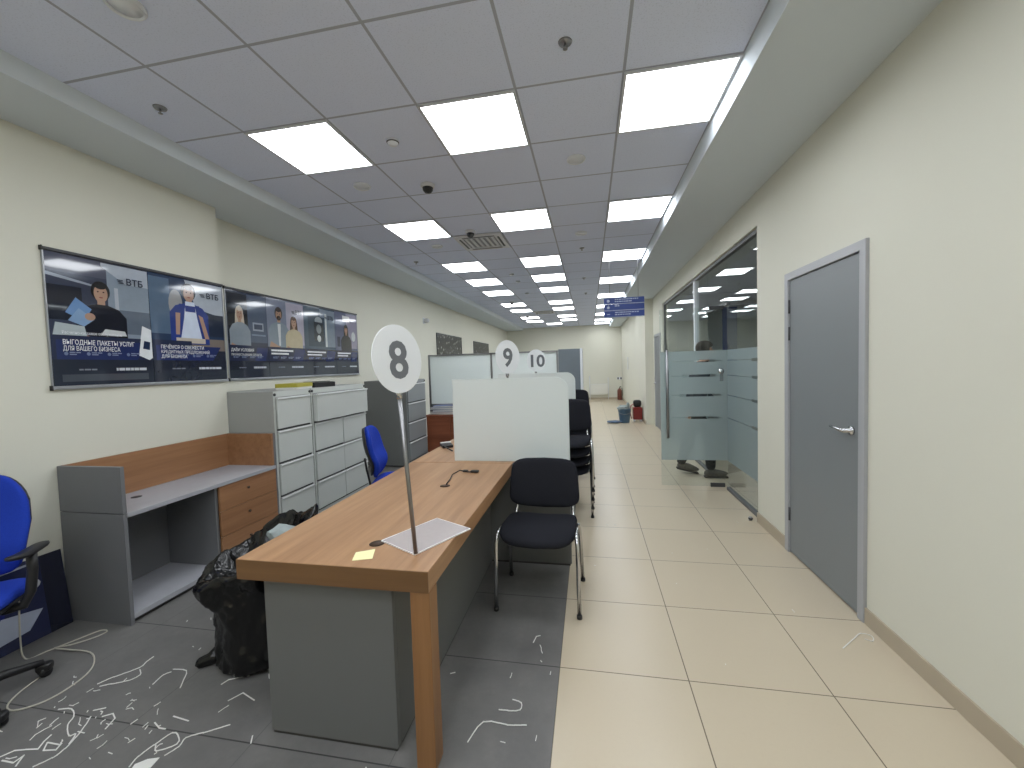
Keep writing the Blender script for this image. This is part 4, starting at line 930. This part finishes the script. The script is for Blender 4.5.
# ================================================================ PERSON
def skinned(name, verts, edges, radii, levels=2, root=0):
    me = bpy.data.meshes.new(name); me.from_pydata([Vector(v) for v in verts], edges, [])
    o = bpy.data.objects.new(name, me); COL.objects.link(o)
    o.modifiers.new('skin', 'SKIN'); 
    for k, v in enumerate(me.skin_vertices[0].data):
        r_ = radii[k]; v.radius = r_ if isinstance(r_, tuple) else (r_, r_); v.use_root = (k == root)
    sb = o.modifiers.new('sub', 'SUBSURF'); sb.levels = sb.render_levels = levels
    bpy.context.view_layer.update(); out = evaluated(o); bpy.data.objects.remove(o); return out
def person():
    t = thing('person', 'person in dark clothes and grey shoes stepping through the frosted glass doorway', 'person', (1.315, 5.62, 0), -PI/2)
    # local frame: person faces +y, left = -x
    V = []; E_ = []; Rr = []
    def add(p, r_, prev=None):
        V.append(p); Rr.append(r_); k = len(V)-1
        if prev is not None: E_.append((prev, k))
        return k
    pel = add((0, 0, .92), (.15, .115)); wa = add((0, .03, 1.08), (.145, .12), pel); chs = add((0, .065, 1.26), (.17, .13), wa); sh = add((0, .09, 1.4), (.12, .09), chs); nk = add((0, .12, 1.47), .055, sh); hb = add((0, .145, 1.53), (.06, .068), nk); hm = add((0, .155, 1.6), (.075, .09), hb); ht = add((0, .145, 1.68), (.06, .072), hm)
    # left leg back with heel raised, right leg forward
    for s_, kn, an in ((-1, (-.1, -.02, .5), (-.1, -.16, .11)), (1, (.1, .16, .5), (.1, .17, .09))):
        hp = add((s_*.09, 0, .84), .092, pel); k_ = add(kn, .075, hp); m_ = add(tuple((Vector(kn)*.45+Vector(an)*.55)), .07, k_); add(an, .058, m_)
    wr = []
    for s_, el, ha in ((-1, (-.25, .12, 1.13), (-.23, .30, .98)), (1, (.25, -.1, 1.14), (.25, -.12, .88))):
        a_ = add((s_*.18, .085, 1.38), .058, sh); e_ = add(el, .045, a_); w_ = add(ha, .03, e_); wr.append((s_, ha, Vector(ha)-Vector(el), w_))
    for s_, ha, dr, w_ in wr:
        dr = dr.normalized(); h0 = Vector(ha); pm = add(tuple(h0+dr*.05), (.036, .02), w_)
        sd = Vector((0, 1, 0)) - dr*dr.y; sd.normalize()
        for j in range(4):
            b0 = h0+dr*.085+sd*(.026-.0175*j); ln = (.07, .08, .075, .058)[j]; k0 = add(tuple(b0), .0095, pm); k1 = add(tuple(b0+dr*ln*.5), .009, k0); add(tuple(b0+dr*ln*.95+Vector((-s_*.015, 0, 0))), .0075, k1)
        tb = add(tuple(h0+dr*.03+sd*.035), .011, pm); add(tuple(h0+dr*.075+sd*.055), .009, tb)
    me = skinned('body', V, E_, Rr, 2, pel)
    bm = bmesh.new(); bm.from_mesh(me)
    nose = bmesh.ops.create_icosphere(bm, subdivisions=2, radius=.014, matrix=Matrix.Translation((0, .243, 1.585)) @ Matrix.Diagonal((1, 1.3, 1.6, 1)))
    for s_ in (-1, 1): bmesh.ops.create_icosphere(bm, subdivisions=2, radius=.028, matrix=Matrix.Translation((s_*.078, .145, 1.59)) @ Matrix.Diagonal((.35, .7, 1.15, 1)))
    bmesh.ops.create_icosphere(bm, subdivisions=2, radius=.02, matrix=Matrix.Translation((0, .233, 1.545)) @ Matrix.Diagonal((1.2, .5, .35, 1)))
    for s_ in (-1, 1): bmesh.ops.create_icosphere(bm, subdivisions=2, radius=.011, matrix=Matrix.Translation((s_*.032, .227, 1.61)))
    me.materials.clear()
    for k in ('skin', 'jacket', 'trousers'): me.materials.append(MT[k])
    for f_ in bm.faces:
        c = f_.calc_center_median(); f_.smooth = True
        hand = any((c-Vector(h_)).dot(d_.normalized()) > -.01 and (c-Vector(h_)).length < .22 and abs(c.x) > .19 for _, h_, d_, _ in wr)
        f_.material_index = 0 if (c.z > 1.475 or hand) else (1 if c.z > .9 else 2)
    bm.to_mesh(me); bm.free()
    o = bpy.data.objects.new('body', me); COL.objects.link(o); o.parent = t
    h = MB(); h.sup(.092, .106, .098, None, .9, .9, lambda v: v if v.y < .05 or v.z > .02 else Vector((v.x*.9, .045, v.z)), 24, 14, (0, .133, 1.645)); h.build('hair', MT['hair'], t)
    for s_, an, tilt in ((-1, (-.1, -.1, .0), .24), (1, (.1, .2, .0), 0)):
        def sf(v): return Vector((v.x*(1-.15*abs(v.y)/.14), v.y, v.z*(1.0 if v.y < .0 else 1-.45*v.y/.14)))
        Rx = Matrix.Rotation(-tilt, 4, 'X')
        b = MB().sup(.045, .142, .05, None, .8, .8, sf, 24, 12, (0, .03, .055)); q = MB().box(-.044, .044, -.11, .172, 0, .022)
        M4 = Matrix.Translation((an[0], an[1], .0 if not tilt else .034)) @ Rx
        for bb in (b, q):
            for v in bb.b.verts: v.co = M4 @ v.co
        so_ = b.build('shoe', MT['shoe'], t); q.build('sole', MT['sole'], so_, .012)
    return t
person()
